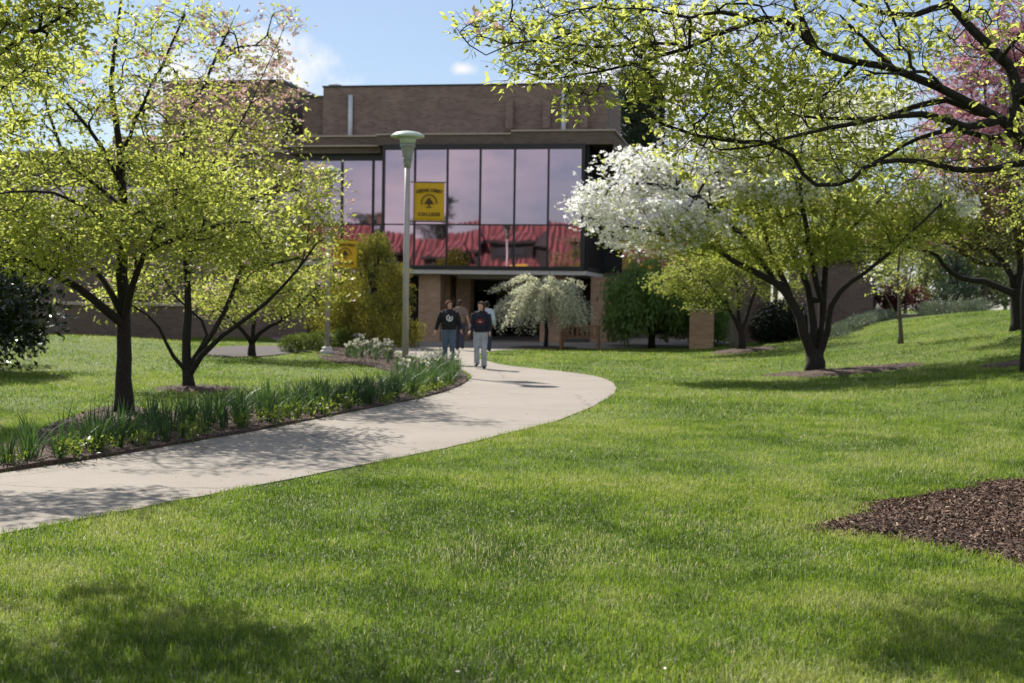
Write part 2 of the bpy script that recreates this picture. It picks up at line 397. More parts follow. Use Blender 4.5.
NEARBED = [(x+.16*mnoise.noise(Vector((x*2.6, y*2.6, 1)))+.07*mnoise.noise(Vector((x*8, y*8, 5))), y+.16*mnoise.noise(Vector((x*2.6, y*2.6, 9)))+.07*mnoise.noise(Vector((x*8, y*8, 15)))) for x, y in NEARBED]
dog_base = on(815, 33); dogc = on(855, 32.2)
MULCHES = [NEARBED, blob(dogc.x-.3, dogc.y, 1.8, 1.15, 2.0)]
p742 = on(742, 46); MULCHES.append(blob(p742.x, 46, 1.15, 1.1, 5.0))
p190 = G(190, 390); MULCHES.append(blob(p190.x+.15, p190.y, .75, .7, 6.0))
p990 = on(1005, 29); MULCHES.append(blob(p990.x+.3, p990.y, .9, .6, 8.0))
tri_bed = MB().poly(BED, -0.12, lambda x, y: 0.02 + 0.05*(0.5+0.5*mnoise.noise(Vector((x*1.3, y*1.3, 3)))))
MO = [tag(tri_bed.build('mulch_bed', M['mulch']), kind='structure')]
for i, (p, h) in enumerate(zip(MULCHES, (0.06, .06, .08, .06, .05))):
    MO.append(tag(mulch(p, h).build('mulch_bed', M['mulch'], smooth=True), kind='structure'))
# grey-brown planting strip along the left wing
strip_px = [(196,351.5),(206,355.5),(228,357.5),(262,357),(300,353),(318,350),(312,346),(260,346.5),(220,348)]
STRIP = [tuple(p.xy) for p in catmull([p.to_2d().to_3d() for p in flat_path_pts(strip_px)], 4)]
M['strip'] = plain('dry_mulch', (0.075, 0.06, 0.056), 0.95, var=.3, scale=6, bump=.5)
tag(MB().poly(STRIP, -0.1, lambda x, y: tz(x, y) + .03).build('planting_strip', M['strip']), kind='structure')
# lawn sheet to the horizon
def axis(lo, hi, fine0, fine1, step, grow):
    a = list(np.arange(fine0, fine1+1e-6, step)); s = step
    while a[-1] < hi: s *= grow; a.append(a[-1]+s)
    s = step
    while a[0] > lo: s *= grow; a.insert(0, a[0]-s)
    return np.array(a)
xs = axis(-1500, 1500, -26, 26, 0.45, 1.28); ys = axis(-300, 2500, 0, 70, 0.5, 1.28)
X, Y = np.meshgrid(xs, ys); Z = terrain(X, Y)
V = np.stack([X.ravel(), Y.ravel(), Z.ravel()], 1); nx = len(xs)
ii, jj = np.meshgrid(np.arange(len(ys)-1), np.arange(nx-1), indexing='ij'); q = (ii*nx+jj).ravel()
lw = np_mesh('lawn', V, np.stack([q, q+1, q+nx+1, q+nx], 1), M['lawn']); tag(lw, kind='structure')
lw.data.polygons.foreach_set('use_smooth', [True]*len(lw.data.polygons))

# ---------------------------------------------------------------- grass blades
_lat = np.random.default_rng(99).random((256, 256))
def vnoise(x, y):
    xi, yi = np.floor(x).astype(int), np.floor(y).astype(int); fx, fy = x-xi, y-yi
    fx, fy = fx*fx*(3-2*fx), fy*fy*(3-2*fy); g = lambda a, b: _lat[a & 255, b & 255]
    return (g(xi, yi)*(1-fx)+g(xi+1, yi)*fx)*(1-fy)+(g(xi, yi+1)*(1-fx)+g(xi+1, yi+1)*fx)*fy
def patch(x, y, o=0):
    """growth pattern of the lawn, 0..1"""
    s = .36*vnoise(x*.7+o, y*.55+o)+.30*vnoise(x*1.9+7+o, y*1.7)+.22*vnoise(x*4.7, y*4.3+31+o)+.12*vnoise(x*11+3, y*11+o)
    return np.clip((s-.5)*2.1+.5, 0, 1)
def blades(band, dens, L, w, segs):
    y0, y1 = band
    wide = lambda y: 0.40*y + 1.3
    area = (y1-y0)*2*wide((y0+y1)/2); n = int(area*dens)
    y = np.sqrt(rng.uniform(y0*y0, y1*y1, n)); x = rng.uniform(-1, 1, n)*wide(y)
    keep = ~in_poly(x+rng.normal(0, .03, n), y+rng.normal(0, .07, n), PATH)
    ex, ey = rng.normal(0, 0.02, n), rng.normal(0, 0.02, n)
    for i, p in enumerate([BED, STRIP]+MULCHES):
        inside = in_poly(x+ex*2, y+ey*2, p)
        if i >= 2:   # ragged edge: a few blades come up through the bark
            jx, jy = rng.normal(0, .20, n), rng.normal(0, .34, n)
            inside = inside & in_poly(x+jx, y+jy, p) & (rng.random(n) > .008+.12*sst((patch(x*1.5, y*1.5, 120)-.62)*5))
        keep &= ~inside
    keep &= ~((y > 50.5) & (x < 9) & (x > -9))
    x, y = x[keep], y[keep]; n = len(x)
    pt = patch(x, y); thin = rng.random(n) < (0.55+0.6*pt); x, y, pt = x[thin], y[thin], pt[thin]; n = len(x)
    base = np.stack([x, y, terrain(x, y)-0.004], 1)
    h = L*rng.uniform(.5, 1.2, n)*(0.75+0.6*pt); ww = w*rng.uniform(.7, 1.3, n)
    az = rng.uniform(0, 2*np.pi, n); lean = np.abs(rng.normal(0, 1.1, n)).clip(0, 1.75)
    d = np.stack([np.cos(az), np.sin(az), 0*az], 1)
    fa = az + np.pi/2 + rng.normal(0, .5, n)
    s = np.stack([np.cos(fa), np.sin(fa), 0*az], 1)*ww[:, None]/2
    up = np.array([0, 0, 1.0])
    tip = base + up*(h*np.cos(lean*.8))[:, None] + d*(h*np.sin(lean))[:, None]
    hue = patch(x, y, 40); rn = np.clip(0.44 + 0.85*(hue-.5) + rng.normal(0, .2, n), 0, 0.9)
    dry = rng.random(n) < 0.04 + 0.22*sst((patch(x, y, 80)-.56)*4); rn[dry] = rng.uniform(.9, 1, dry.sum())
    if segs == 2:
        mid = base + up*(h*.55*np.cos(lean*.4))[:, None] + d*(h*.5*np.sin(lean*.6))[:, None]
        V = np.stack([base-s, base+s, mid+s*.8, mid-s*.8, tip], 1).reshape(-1, 3); k = np.arange(n)*5
        Fc = np.concatenate([np.stack([k, k+1, k+2], 1), np.stack([k, k+2, k+3], 1), np.stack([k+3, k+2, k+4], 1)])
        A = np.repeat(rn, 5)
    else:
        V = np.stack([base-s, base+s, tip], 1).reshape(-1, 3); k = np.arange(n)*3
        Fc = np.stack([k, k+1, k+2], 1); A = np.repeat(rn, 3)
    return V, Fc, A
Vs, Fs, As, off = [], [], [], 0
for args in (((4.6, 8.5), 8200, .047, .0042, 2), ((8.5, 13), 5600, .048, .0052, 2), ((13, 20), 2900, .05, .0075, 1), ((20, 30), 800, .06, .012, 1), ((30, 52), 260, .06, .02, 1)):
    v, f, a = blades(*args); Vs.append(v); Fs.append(f+off); As.append(a); off += len(v)
tag(np_mesh('grass', np.concatenate(Vs), np.concatenate(Fs), M['blade'], attr=np.concatenate(As)), kind='stuff')

# bark chips strewn over the beds
from mathutils.bvhtree import BVHTree
def chips(polys, dens):
    trees = [BVHTree.FromPolygons([tuple(v.co) for v in o.data.vertices], [tuple(f.vertices) for f in o.data.polygons]) for o in MO]
    C = []
    for p, dn in zip(polys, dens):
        a = np.array(p); lo, hi = a.min(0), a.max(0); lo = np.maximum(lo, [-14, 4]); hi = np.minimum(hi, [14, 55])
        n = int((hi[0]-lo[0])*(hi[1]-lo[1])*dn); x = rng.uniform(lo[0], hi[0], n); y = rng.uniform(lo[1], hi[1], n)
        k = in_poly(x, y, p); C.append(np.stack([x[k], y[k]], 1))
    C = np.concatenate(C); n = len(C)
    C = C+rng.normal(0, 1, C.shape)*rng.choice([.03, .13], (n, 1), p=[.8, .2])
    z = terrain(C[:, 0], C[:, 1])
    for i in range(n):
        for t in trees:
            h = t.ray_cast(Vector((C[i, 0], C[i, 1], 9)), Vector((0, 0, -1)))[0]
            if h is not None and h.z > z[i]: z[i] = h.z
    z = z+rng.uniform(-.002, .016, n)
    c = np.column_stack([C, z]); az = rng.uniform(0, 6.28, n); el = rng.normal(0, .45, n)
    a = np.stack([np.cos(az)*np.cos(el), np.sin(az)*np.cos(el), np.sin(el)], 1)
    b = np.stack([-np.sin(az), np.cos(az), rng.normal(0, .6, n)], 1)
    L = rng.uniform(.004, .026, n)[:, None]; w = rng.uniform(.002, .008, n)[:, None]
    V = np.stack([c-a*L-b*w*.6, c-a*L*.8+b*w, c+a*L+b*w*.5, c+a*L*.9-b*w], 1).reshape(-1, 3); k = np.arange(n)*4
    tag(np_mesh('bark_chips', V, np.stack([k, k+1, k+2, k+3], 1), M['chip'], attr=np.repeat(rng.random(n)**1.6, 4)), kind='stuff')
chips([NEARBED, BED, MULCHES[1], MULCHES[2], MULCHES[3], MULCHES[4]], [4400, 420, 160, 60, 150, 100])

# petals and dry leaf bits lying about
n = 520; y = np.sqrt(rng.uniform(5.5**2, 34**2, n)); x = rng.uniform(-1, 1, n)*(.38*y+.5)
c = np.stack([x, y, terrain(x, y)+np.where(in_poly(x, y, PATH), .016, .045)], 1); a = rng.normal(0, 1, (n, 3))*np.array([1, 1, .25]); a /= np.linalg.norm(a, axis=1, keepdims=True); b = np.cross(a, np.array([0, 0, 1.0])+rng.normal(0, .25, (n, 3)))
r = rng.uniform(.006, .016, n)[:, None]; k = np.arange(n)*4
M['litter'] = leaf_mat('petal_litter', [(0, (0.20, 0.12, 0.06)), (0.35, (0.34, 0.25, 0.14)), (0.4, (0.7, 0.66, 0.58)), (1, (0.75, 0.62, 0.58))], [(0, (0.2, 0.12, 0.05)), (1, (0.6, 0.5, 0.45))], 0.3)
tag(np_mesh('fallen_petals', np.stack([c-a*r, c+b*r*.55, c+a*r, c-b*r*.55], 1).reshape(-1, 3), np.stack([k, k+1, k+2, k+3], 1), M['litter'], attr=np.repeat(rng.random(n), 4)), kind='stuff')
# ---------------------------------------------------------------- road beyond the mound
rd = MB(); n = 24
pts = [(9.0+i*2.2, 66+0.0*i+0.006*i*i) for i in range(n)]
rd.poly([(x, y) for x, y in pts]+[(x, y+7) for x, y in reversed(pts)], -0.2, lambda x, y: 1.0+.0*x)
tag(rd.build('road', M['asphalt']), kind='structure')

# ================================================================ LIGHT, SKY, CAMERA
SUN_EL = R_(42); SUN_AZ = math.atan2(-0.50, 0.866)      # from +Y towards +X
sund = Vector((math.sin(SUN_AZ)*math.cos(SUN_EL), math.cos(SUN_AZ)*math.cos(SUN_EL), math.sin(SUN_EL)))
sl = bpy.data.lights.new('sun', 'SUN'); sl.energy = 5.0; sl.angle = R_(0.53); sl.color = (1, 0.94, 0.85)
so = link(bpy.data.objects.new('sun', sl)); so.rotation_euler = sund.to_track_quat('Z', 'Y').to_euler()
w = bpy.data.worlds.new('World'); scene.world = w; w.use_nodes = True; nt = w.node_tree
bg = nt.nodes['Background']; bg.inputs['Strength'].default_value = 0.070
sk = nt.nodes.new('ShaderNodeTexSky'); sk.sky_type = 'NISHITA'; sk.sun_disc = False; sk.sun_elevation = SUN_EL; sk.sun_rotation = SUN_AZ
sk.air_density = 1.0; sk.dust_density = 0.35; sk.ozone_density = 3.5
tc = nt.nodes.new('ShaderNodeTexCoord'); DIR = tc.outputs['Generated']
def vm(op, a, b=None):
    n = N(nt, 'ShaderNodeVectorMath', operation=op); nt.links.new(a, n.inputs[0])
    if b is not None: n.inputs[1].default_value = b
    return n
def mth(op, a, b):
    n = N(nt, 'ShaderNodeMath', operation=op)
    for i, s in enumerate((a, b)):
        if hasattr(s, 'is_linked'): nt.links.new(s, n.inputs[i])
        else: n.inputs[i].default_value = s
    return n.outputs[0]
cn = N(nt, 'ShaderNodeTexNoise', Scale=16.0, Detail=7.0, Roughness=0.6); nt.links.new(DIR, cn.inputs['Vector'])
def cloud_blob(px, py, rx, rz, soft=.75):
    d = ray(px, py).normalized()
    s = vm('SUBTRACT', DIR, tuple(d)); q = vm('MULTIPLY', s.outputs[0], (1/rx, 1/rx, 1/rz)); ln = vm('LENGTH', q.outputs[0])
    e = mth('ADD', mth('SUBTRACT', 1.0, ln.outputs['Value']), mth('MULTIPLY', mth('SUBTRACT', cn.outputs['Fac'], .5), 2.6))
    mr = N(nt, 'ShaderNodeMapRange'); mr.interpolation_type = 'SMOOTHSTEP'; nt.links.new(e, mr.inputs[0]); mr.inputs[1].default_value = 0.15; mr.inputs[2].default_value = 0.15+soft
    return mr.outputs[0]
mask = None
for b in ((225,92,.11,.042), (285,82,.040,.024), (180,70,.03,.02), (463,69,.020,.010), (640,85,.12,.055), (560,95,.08,.02), (800,120,.1,.04), (900,250,.25,.04), (700,30,.07,.03)):
    k = cloud_blob(*b); mask = k if mask is None else mth('MAXIMUM', mask, k)
# streaky cloud on the side the windows look at
mp = N(nt, 'ShaderNodeMapping'); mp.inputs['Scale'].default_value = (3.0, 3.0, 9.0); nt.links.new(DIR, mp.inputs[0])
sn = N(nt, 'ShaderNodeTexNoise', Scale=1.6, Detail=6.0, Roughness=0.55); nt.links.new(mp.outputs[0], sn.inputs['Vector'])
mr = N(nt, 'ShaderNodeMapRange'); nt.links.new(sn.outputs['Fac'], mr.inputs[0]); mr.inputs[1].default_value = .43; mr.inputs[2].default_value = .60
sp = nt.nodes.new('ShaderNodeSeparateXYZ'); nt.links.new(DIR, sp.inputs[0])
bk = N(nt, 'ShaderNodeMapRange'); nt.links.new(sp.outputs[1], bk.inputs[0]); bk.inputs[1].default_value = 0.1; bk.inputs[2].default_value = -0.5
streak = mth('MULTIPLY', mth('MULTIPLY', mr.outputs[0], bk.outputs[0]), 0.95)
mask = mth('MAXIMUM', mask, streak)
bc = mixc(nt, cn.outputs['Fac'], (8.2, 8.3, 8.8), (10.8, 10.7, 10.6))
pale = mixc(nt, 0.20, sk.outputs[0], (7.4, 7.8, 9.8))
nt.links.new(mixc(nt, mask, pale, bc), bg.inputs['Color'])

cd = bpy.data.cameras.new('camera'); cd.sensor_width = 36; cd.lens = 50; cd.clip_end = 5000; cd.clip_start = .1
co = link(bpy.data.objects.new('camera', cd)); co.matrix_world = Matrix.Translation(CAM) @ ROT.to_4x4()
cd.dof.use_dof = True; cd.dof.focus_distance = 10.5; cd.dof.aperture_fstop = 3.3
scene.camera = co
scene.view_settings.view_transform = 'Standard'; scene.view_settings.look = 'None'; scene.view_settings.gamma = 1; scene.view_settings.exposure = 0.60
scene.render.engine = 'CYCLES'
cy = scene.cycles
cy.max_bounces = 7; cy.diffuse_bounces = 3; cy.glossy_bounces = 3; cy.transmission_bounces = 4; cy.transparent_max_bounces = 4
cy.use_denoising = True; cy.denoiser = 'OPENIMAGEDENOISE'; cy.sample_clamp_indirect = 6; cy.caustics_reflective = False; cy.caustics_refractive = False
# ================================================================ BUILDING (u right, v back, z up; turned 10 degrees)
TH = R_(10); CO, SI = math.cos(TH), math.sin(TH)
UD = Vector((CO, -SI, 0)); VD = Vector((SI, CO, 0))
e0 = at(583, 300, 55); OB = Vector((e0.x, 55, 0))
def fp(px, py, v=0.0):
    d = ray(px, py); t = ((OB + VD*v - CAM).dot(VD)) / d.dot(VD); p = CAM + d*t
    return (p-OB).dot(UD), p.z
def U(px, v=0, py=220): return fp(px, py, v)[0]
def Zp(py, v=0, px=480): return fp(px, py, v)[1]
def W(u, v, z=0): return OB + UD*u + VD*v + Vector((0, 0, z))
bld = empty('college_building', OB, 'brown brick building with a mirrored glass box over its entrance', 'building', rz=-TH)
def bbox(name, mat, a, b, parent=bld, **k):
    return MB().box(a, b).build(name, mat, parent, **k)
u0, u1 = U(381.5), 0.0
zt, zb = Zp(144.0), Zp(269.5); zf = zt-.2
# --- glass box frame and panes
cols = [381.5, 414, 446.6, 479.5, 513.8, 547.6, 580]
cu = [U(c) for c in cols]; cu[0] = u0+.07; cu[-1] = u1-.10
ztr = Zp(224.6)
fr = MB()
fr.box((u0, 0, zf), (u1, .5, zt)); fr.box((u0, 0, zb), (u1, .5, zb+.14))
fr.box((u0, .0, zb+.14), (u0+.10, .4, zf)); fr.box((u1-.14, .0, zb+.14), (u1, .4, zf))
for c in cu[1:-1]: fr.box((c-.035, .02, zb+.14), (c+.035, .14, zf))
for a, b in zip(cu[:-1], cu[1:]): fr.box((a+.04, .03, ztr-.025), (b-.04, .12, ztr+.025))
fr.build('window_frame', M['black_metal'], bld)
def panes(edges, v, z0, zm, z1, tilt):
    for k, (a, b) in enumerate(zip(edges[:-1], edges[1:])):
        for lo, hi in ((z0, zm-.02), (zm+.02, z1)):
            m = MB(); t = random.uniform(-1, 1)*tilt; s = random.uniform(-1, 1)*tilt
            m.add([(a+.03, v-t-s, lo), (b-.03, v+t-s, lo), (b-.03, v+t+s, hi), (a+.03, v-t+s, hi),
                   (a+.03, v+.03, lo), (b-.03, v+.03, lo), (b-.03, v+.03, hi), (a+.03, v+.03, hi)],
                  [(0,1,2,3), (5,4,7,6), (4,0,3,7), (1,5,6,2), (3,2,6,7), (4,5,1,0)])
            m.build('window_pane', M['glass'], bld)
panes(cu, .08, zb+.13, ztr, zf, .006)
# right flank of the box: dark ribbed glazing running back
m = MB(); m.box((-.14, .42, zb+.14), (-.06, 7.4, zf))
m.build('flank_glazing', M['glass_dark'], bld)
m = MB()
for k in range(15): m.box((-.05, .55+k*.47, zb+.14), (.09, .62+k*.47, zf))
m.box((-.14, .5, zf), (.10, 7.4, zt)); m.box((-.14, .5, zb), (.10, 7.4, zb+.14)); m.box((-.05, .5, ztr-.04), (.05, 7.4, ztr+.04))
m.build('louver', M['black_metal'], bld)
# --- left recessed glazing (set back behind the box)
vl = 1.2
lu = [U(300, vl), U(341.5, vl), U(372.5, vl), u0+.02]
zlt, zlb, zlm = Zp(155, vl), Zp(262, vl), Zp(225, vl)
m = MB()
m.box((lu[0], vl, zlt-.2), (u0-.003, vl+.4, zlt+.05)); m.box((lu[0], vl, zlb), (u0-.003, vl+.4, zlb+.12))
for c in lu[:3]: m.box((c-.04, vl, zlb+.12), (c+.04, vl+.13, zlt-.2))
for a, b in zip(lu[:-1], lu[1:]): m.box((a+.05, vl+.01, zlm-.025), (b-.05, vl+.1, zlm+.025))
m.build('window_frame', M['black_metal'], bld)
panes(lu, vl+.07, zlb+.12, zlm, zlt-.2, .004)
# --- parapet band with coping, roof slab
zp = Zp(135.2, .4, 440); zp2 = Zp(131.6, .4, 560); ub0 = U(288, 1.0)
# band over the glass box sits a little behind the front plane
us = U(510, .3)
bbox('parapet', M['brick_dark'], (u0-.3, .30, zt+.003), (us, 11, zp))
bbox('coping', M['coping'], (u0-.36, .24, zp), (us-.003, 11.05, zp+.06))
bbox('parapet', M['brick_dark'], (us+.003, .28, zt+.003), (U(612, .3), 11, zp2))
bbox('coping', M['coping'], (us, .22, zp2), (U(614, .3), 11.05, zp2+.06))
zl2 = Zp(146, 1.0)
bbox('parapet', M['brick_dark'], (ub0, .9, zlt+.06), (u0-.303, 11, Zp(136, .9)))
bbox('coping', M['coping'], (ub0-.06, .84, Zp(136, .9)), (u0-.363, 11.05, Zp(136, .9)+.06))
bbox('coping', M['coping'], (ub0-.12, .70, Zp(146, .8)), (u0-.01, .895, Zp(146, .8)+.06))
# soffit slope on the right end of the parapet
ur = U(612, .3)
m = MB(); m.add([(ur+.003, .3, zp), (ur+.003, 11, zp), (ur+2.3, 4.5, zt-1.6), (ur+2.3, 11, zt-1.6), (ur+.003, .3, zt-.9), (ur+.003, 11, zt-.9)],
               [(0, 2, 3, 1), (0, 4, 2), (4, 5, 3, 2), (1, 3, 5), (0, 1, 5, 4)])
m.build('parapet_end', M['brick_dark'], bld)
# --- penthouse
vp = 5.0
pt_, pl = Zp(85.5, vp), U(322, vp)
bbox('penthouse_wall', M['brick'], (pl, vp, zp-.6), (U(606, vp), vp+5.5, pt_))
bbox('penthouse_wall', M['brick'], (U(302, vp+.8), vp+.8, zp-.6), (pl-.004, vp+9, Zp(95.5, vp+.8)))
bbox('roof_edge', M['black_metal'], (pl-.04, vp-.04, pt_), (U(606, vp)+.04, vp+5.54, pt_+.07))
bbox('roof_edge', M['black_metal'], (U(302, vp+.8)-.04, vp+.76, Zp(95.5, vp+.8)), (pl-.045, vp+9, Zp(95.5, vp+.8)+.07))
for px in (509, 546, 583):
    a = U(px-3.8, vp); z0 = Zp(129, vp); z1 = Zp(101, vp)
    m = MB().box((a, vp-.28, z0), (a+.32, vp-.002, z1)); m.add([(a, vp-.28, z0-.002), (a+.32, vp-.28, z0-.002), (a+.32, vp-.002, z0-.3), (a, vp-.002, z0-.3)], [(0, 1, 2, 3)])
    m.build('buttress', M['brick'], bld)
for px in (350, 562.5):
    a = U(px, vp); MB().tube([(a, vp-.12, zp+.0), (a, vp-.12, Zp(94, vp))], .105, 10).build('downpipe', M['pipe'], bld, smooth=True)
MB().lathe((U(327, vp), vp+1, pt_), [(.25, 0), (.3, .1), (.3, .25), (.12, .3)], 12).build('roof_vent', M['lampgrey'], bld)
# --- soffit, underside, entrance
zs = zb-.02
bbox('soffit', M['soffit'], (u0+.05, .05, zs-.16), (.1, 9, zs))
bbox('soffit', M['soffit'], (lu[0]-3, vl+.05, zlb-.18), (u0+.04, 9, zlb-.005))
def pier(px0, px1, v, mat_='brick_tan', depth=.9, ztop=None):
    bbox('column', M[mat_], (U(px0, v, 310), v, -.1), (U(px1, v, 310), v+depth, (ztop or zs-.163)))
pier(418.5, 440, .6, depth=1.0); pier(456, 470, 3.2, depth=.8); pier(540, 563, .6, depth=1.0)
pier(441.5, 450, 4.2, depth=.6)
pier(590.5, 612, 1.2, depth=1.4, ztop=Zp(277, 1.2, 600))
vb = 6.5
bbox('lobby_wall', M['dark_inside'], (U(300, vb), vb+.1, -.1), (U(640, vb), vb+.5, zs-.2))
m = MB()
for px in (446, 472, 498, 524, 550, 576): a = U(px, vb, 320); m.box((a-.05, vb-.05, 0.02), (a+.05, vb+.05, zs-.2))
for px0, px1 in ((446, 472), (472, 498), (498, 524), (524, 550), (550, 576)): m.box((U(px0, vb, 320)+.052, vb-.04, 2.1), (U(px1, vb, 320)-.052, vb+.04, 2.2))
m.build('entrance_frame', M['black_metal'], bld)
for px0, px1 in ((472, 498), (498, 524)):
    d = MB().box((U(px0, vb, 320)+.06, vb-.02, .05), (U(px1, vb, 320)-.06, vb+.02, 2.09)).build('door', M['glass_dark'], bld)
    MB().box((U(px1, vb, 320)-.2, vb-.09, .9), (U(px1, vb, 320)-.16, vb-.023, 1.3)).build('handle', M['pipe'], d)
for px0, px1 in ((446, 472), (524, 550), (550, 576)):
    MB().box((U(px0, vb, 320)+.06, vb-.015, .05), (U(px1, vb, 320)-.06, vb+.015, 2.09)).build('side_light', M['glass_dark'], bld)
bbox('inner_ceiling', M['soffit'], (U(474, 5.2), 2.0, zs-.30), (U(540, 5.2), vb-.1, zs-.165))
# right wing: glazed upper floor over brick
vr = 6.0
ra, rb = U(622, vr), U(700, vr)
bbox('wing_wall', M['brick_dark'], (ra-1, vr, -.1), (rb+3, vr+8, Zp(273, vr, 650)))
zr0, zr1 = Zp(272, vr, 650), Zp(196, vr, 650)
bbox('wing_wall', M['brick_dark'], (ra-1, vr, zr1), (rb+3, vr+8, zr1+1.2))
bbox('wing_wall', M['black_metal'], (ra-1, vr+.3, zr0), (rb+3, vr+8, zr1))
panes([ra, U(661, vr), rb], vr+.05, zr0+.02, Zp(225, vr, 650), zr1-.02, .003)
# --- back and core so the place is closed
bbox('core_wall', M['brick_dark'], (u0-4, 9.5, -.1), (4.5, 13, zp-.7))

# ================================================================ LEFT BRICK WING
wing = empty('brick_wing', W(u0-9, 3), 'long brown brick wing with a square tower, behind the dogwoods on the lawn', 'building', rz=-TH)
wo = Vector((u0-9, 3.0, 0))
def wbox(name, mt, a, b): return MB().box(tuple(Vector(a)-wo), tuple(Vector(b)-wo)).build(name, mt, wing)
vw = 2.2
wl, wr = U(-260, vw, 240), U(308, vw, 240)
zw = Zp(153, vw, 100)
wbox('wall', M['brick_dark'], (wl, vw, -.1), (wr, vw+10, zw))
wbox('coping', M['coping'], (wl-.05, vw-.06, zw), (wr, vw+10, zw+.1))
wbox('wall', M['brick'], (U(112, 5), 5, zw+.003), (U(162, 5)-.003, 12, Zp(136, 5, 130)))
tw0, tw1 = U(162, 5), U(281, 5)
ztw = Zp(83, 5, 220)
wbox('tower_wall', M['brick'], (tw0, 5, zw+.003), (tw1, 11, ztw))
wbox('roof_edge', M['black_metal'], (tw0-.05, 4.95, ztw), (tw1+.05, 11.05, ztw+.12))
for px in (60, 150, 240, 290):
    a = U(px, vw, 240)
    f = MB().box(tuple(Vector((a-1.3, vw-.05, Zp(232, vw, px)))-wo), tuple(Vector((a+1.3, vw-.004, Zp(185, vw, px)))-wo)).build('window', M['black_metal'], wing)
    MB().box(tuple(Vector((a-1.2, vw-.07, Zp(230, vw, px)))-wo), tuple(Vector((a+1.2, vw-.052, Zp(187, vw, px)))-wo)).build('pane', M['glass'], f)
# low garden wall with a white cap
gwl = at(-30, 340, 42.3); gwr = at(188, 340, 44.5)
gw = empty('garden_wall', (gwl.x, gwl.y, 0), 'low brick garden wall with a pale stone cap at the back of the left lawn', 'wall')
zc = at(120, 305.5, 43.6).z
MB().obox((gwl.x, gwl.y, zc/2-.1), (gwr.x, gwr.y, zc/2-.1), .35, zc+.2).build('wall', M['brick_dark'], gw)
MB().obox((gwl.x-.05, gwl.y, zc+.05), (gwr.x+.05, gwr.y, zc+.05), .45, .09).build('cap', M['coping'], gw)

# brick pillar, low wall and dark wall on the right
pp = on(702, 51); ztp = at(702, 311, 51).z
pil = empty('brick_pillar', pp, 'short free-standing tan brick pillar beside the dark green shrub', 'pillar', rz=-TH)
MB().box((-.42, -.4, -.1), (.42, .4, ztp-.06)).build('shaft', M['brick_tan'], pil)
MB().box((-.46, -.44, ztp-.06), (.46, .44, ztp+.02)).build('cap', M['coping'], pil)
a, b = on(742, 52.5), on(812, 51.5); zt2 = at(775, 325, 52).z
lwl = empty('garden_wall', a, 'low dark brick wall between the brick pillar and the trimmed yew', 'wall')
MB().obox((a.x, a.y, zt2/2-.1), (b.x, b.y, zt2/2-.1), .3, zt2+.2).build('wall', M['brick_dark'], lwl)
a, b = on(800, 58), on(883, 57); z2 = at(850, 262, 57.5).z
lw2 = empty('brick_building', a, 'dark low brick building seen under the white dogwood at the top of the slope', 'building')
MB().obox((a.x, a.y+1.5, z2/2-.1), (b.x, b.y+1.5, z2/2-.1), 3, z2+.2).build('wall', M['brick_dark'], lw2)
MB().obox((a.x-.2, a.y+1.5, z2+.06), (b.x+.2, b.y+1.5, z2+.06), 3.4, .12).build('roof', M['black_metal'], lw2)
a, b = on(880, 60), on(920, 60)
tag(MB().obox((a.x, a.y, 1.12), (b.x, b.y, 1.12), 1.6, .5).build('stone_ledge', M['stone']), 'pale flat stone ledge at the crest of the right-hand grass slope', 'ledge')

# ================================================================ RED-ROOFED HALL (stands behind the camera, seen in the mirror glass)
def mirror(p):
    d = (p-OB).dot(VD); return p - VD*2*d
hc = mirror(W(U(480, 80), 80, 0)); hc.z = 0
# local frame: x along the ridge (mirrored u), y towards the glass (+v), z up
hall = empty('red_roofed_hall', hc, 'long hall with a red clay tile roof and dark dormers, mirrored in the glass box', 'building', rz=-TH)
k80 = (55+80)/F
ze = 1.6 + (301-267)*k80; zri = 1.6 + (301-223)*k80
wl = MB(); wl.box((-34, -9.5, -.1), (34, -2.2, ze-.1)); wl.build('wall', M['stucco'], hall)
rf = MB(); n = 272; V = []; Fq = []
for i in range(n+1):
    x = -35+70*i/n; h = .20*(1 if i % 2 else 0); zr = zri + .12*math.sin(x*.4)+.06*math.sin(x*1.1+1)
    V += [(x, 0, ze-.3+h), (x, -5.0, zr+h), (x, -10.5, ze-.3+h), (x, -10.5, ze-.5), (x, 0, ze-.5)]
for i in range(n):
    a, b = i*5, i*5+5
    Fq += [(a, a+1, b+1, b), (a+1, a+2, b+2, b+1), (a+2, a+3, b+3, b+2), (a+4, a, b, b+4), (a+3, a+4, b+4, b+3)]
rf.add(V, Fq); rf.build('roof', M['redtile'], hall)
for x, wd, mt in ((-2.6, 4.2, 'redtile'), (2.2, 2.6, 'redtile'), (-9.5, 3.0, 'redtile'), (11.5, 3.4, 'redtile')):
    d = MB(); d.box((x-wd/2, -4.2, ze-.2), (x+wd/2, -.55, ze+1.9)); d.box((x-wd/2-.5, -4.0, ze+1.903), (x+wd/2+.5, -.25, ze+2.15)); do = d.build('dormer', M['dark_inside'], hall)
    r = MB(); r.add([(x-wd/2-.5, -.3, ze+2.18), (x+wd/2+.5, -.3, ze+2.18), (x+wd/2-.6, -4.5, ze+3.4), (x-wd/2+.6, -4.5, ze+3.4)], [(0, 1, 2, 3)])
    r.add([(x-wd/2-.5, -.3, ze+2.155), (x+wd/2+.5, -.3, ze+2.155), (x+wd/2-.6, -4.5, ze+3.3), (x-wd/2+.6, -4.5, ze+3.3)], [(3, 2, 1, 0)])
    r.build('dormer_roof', M['redtile'], do)
    MB().box((x-.7, -.54, ze+.6), (x+.7, -.5, ze+1.5)).build('dormer_window', M['pane'], do)
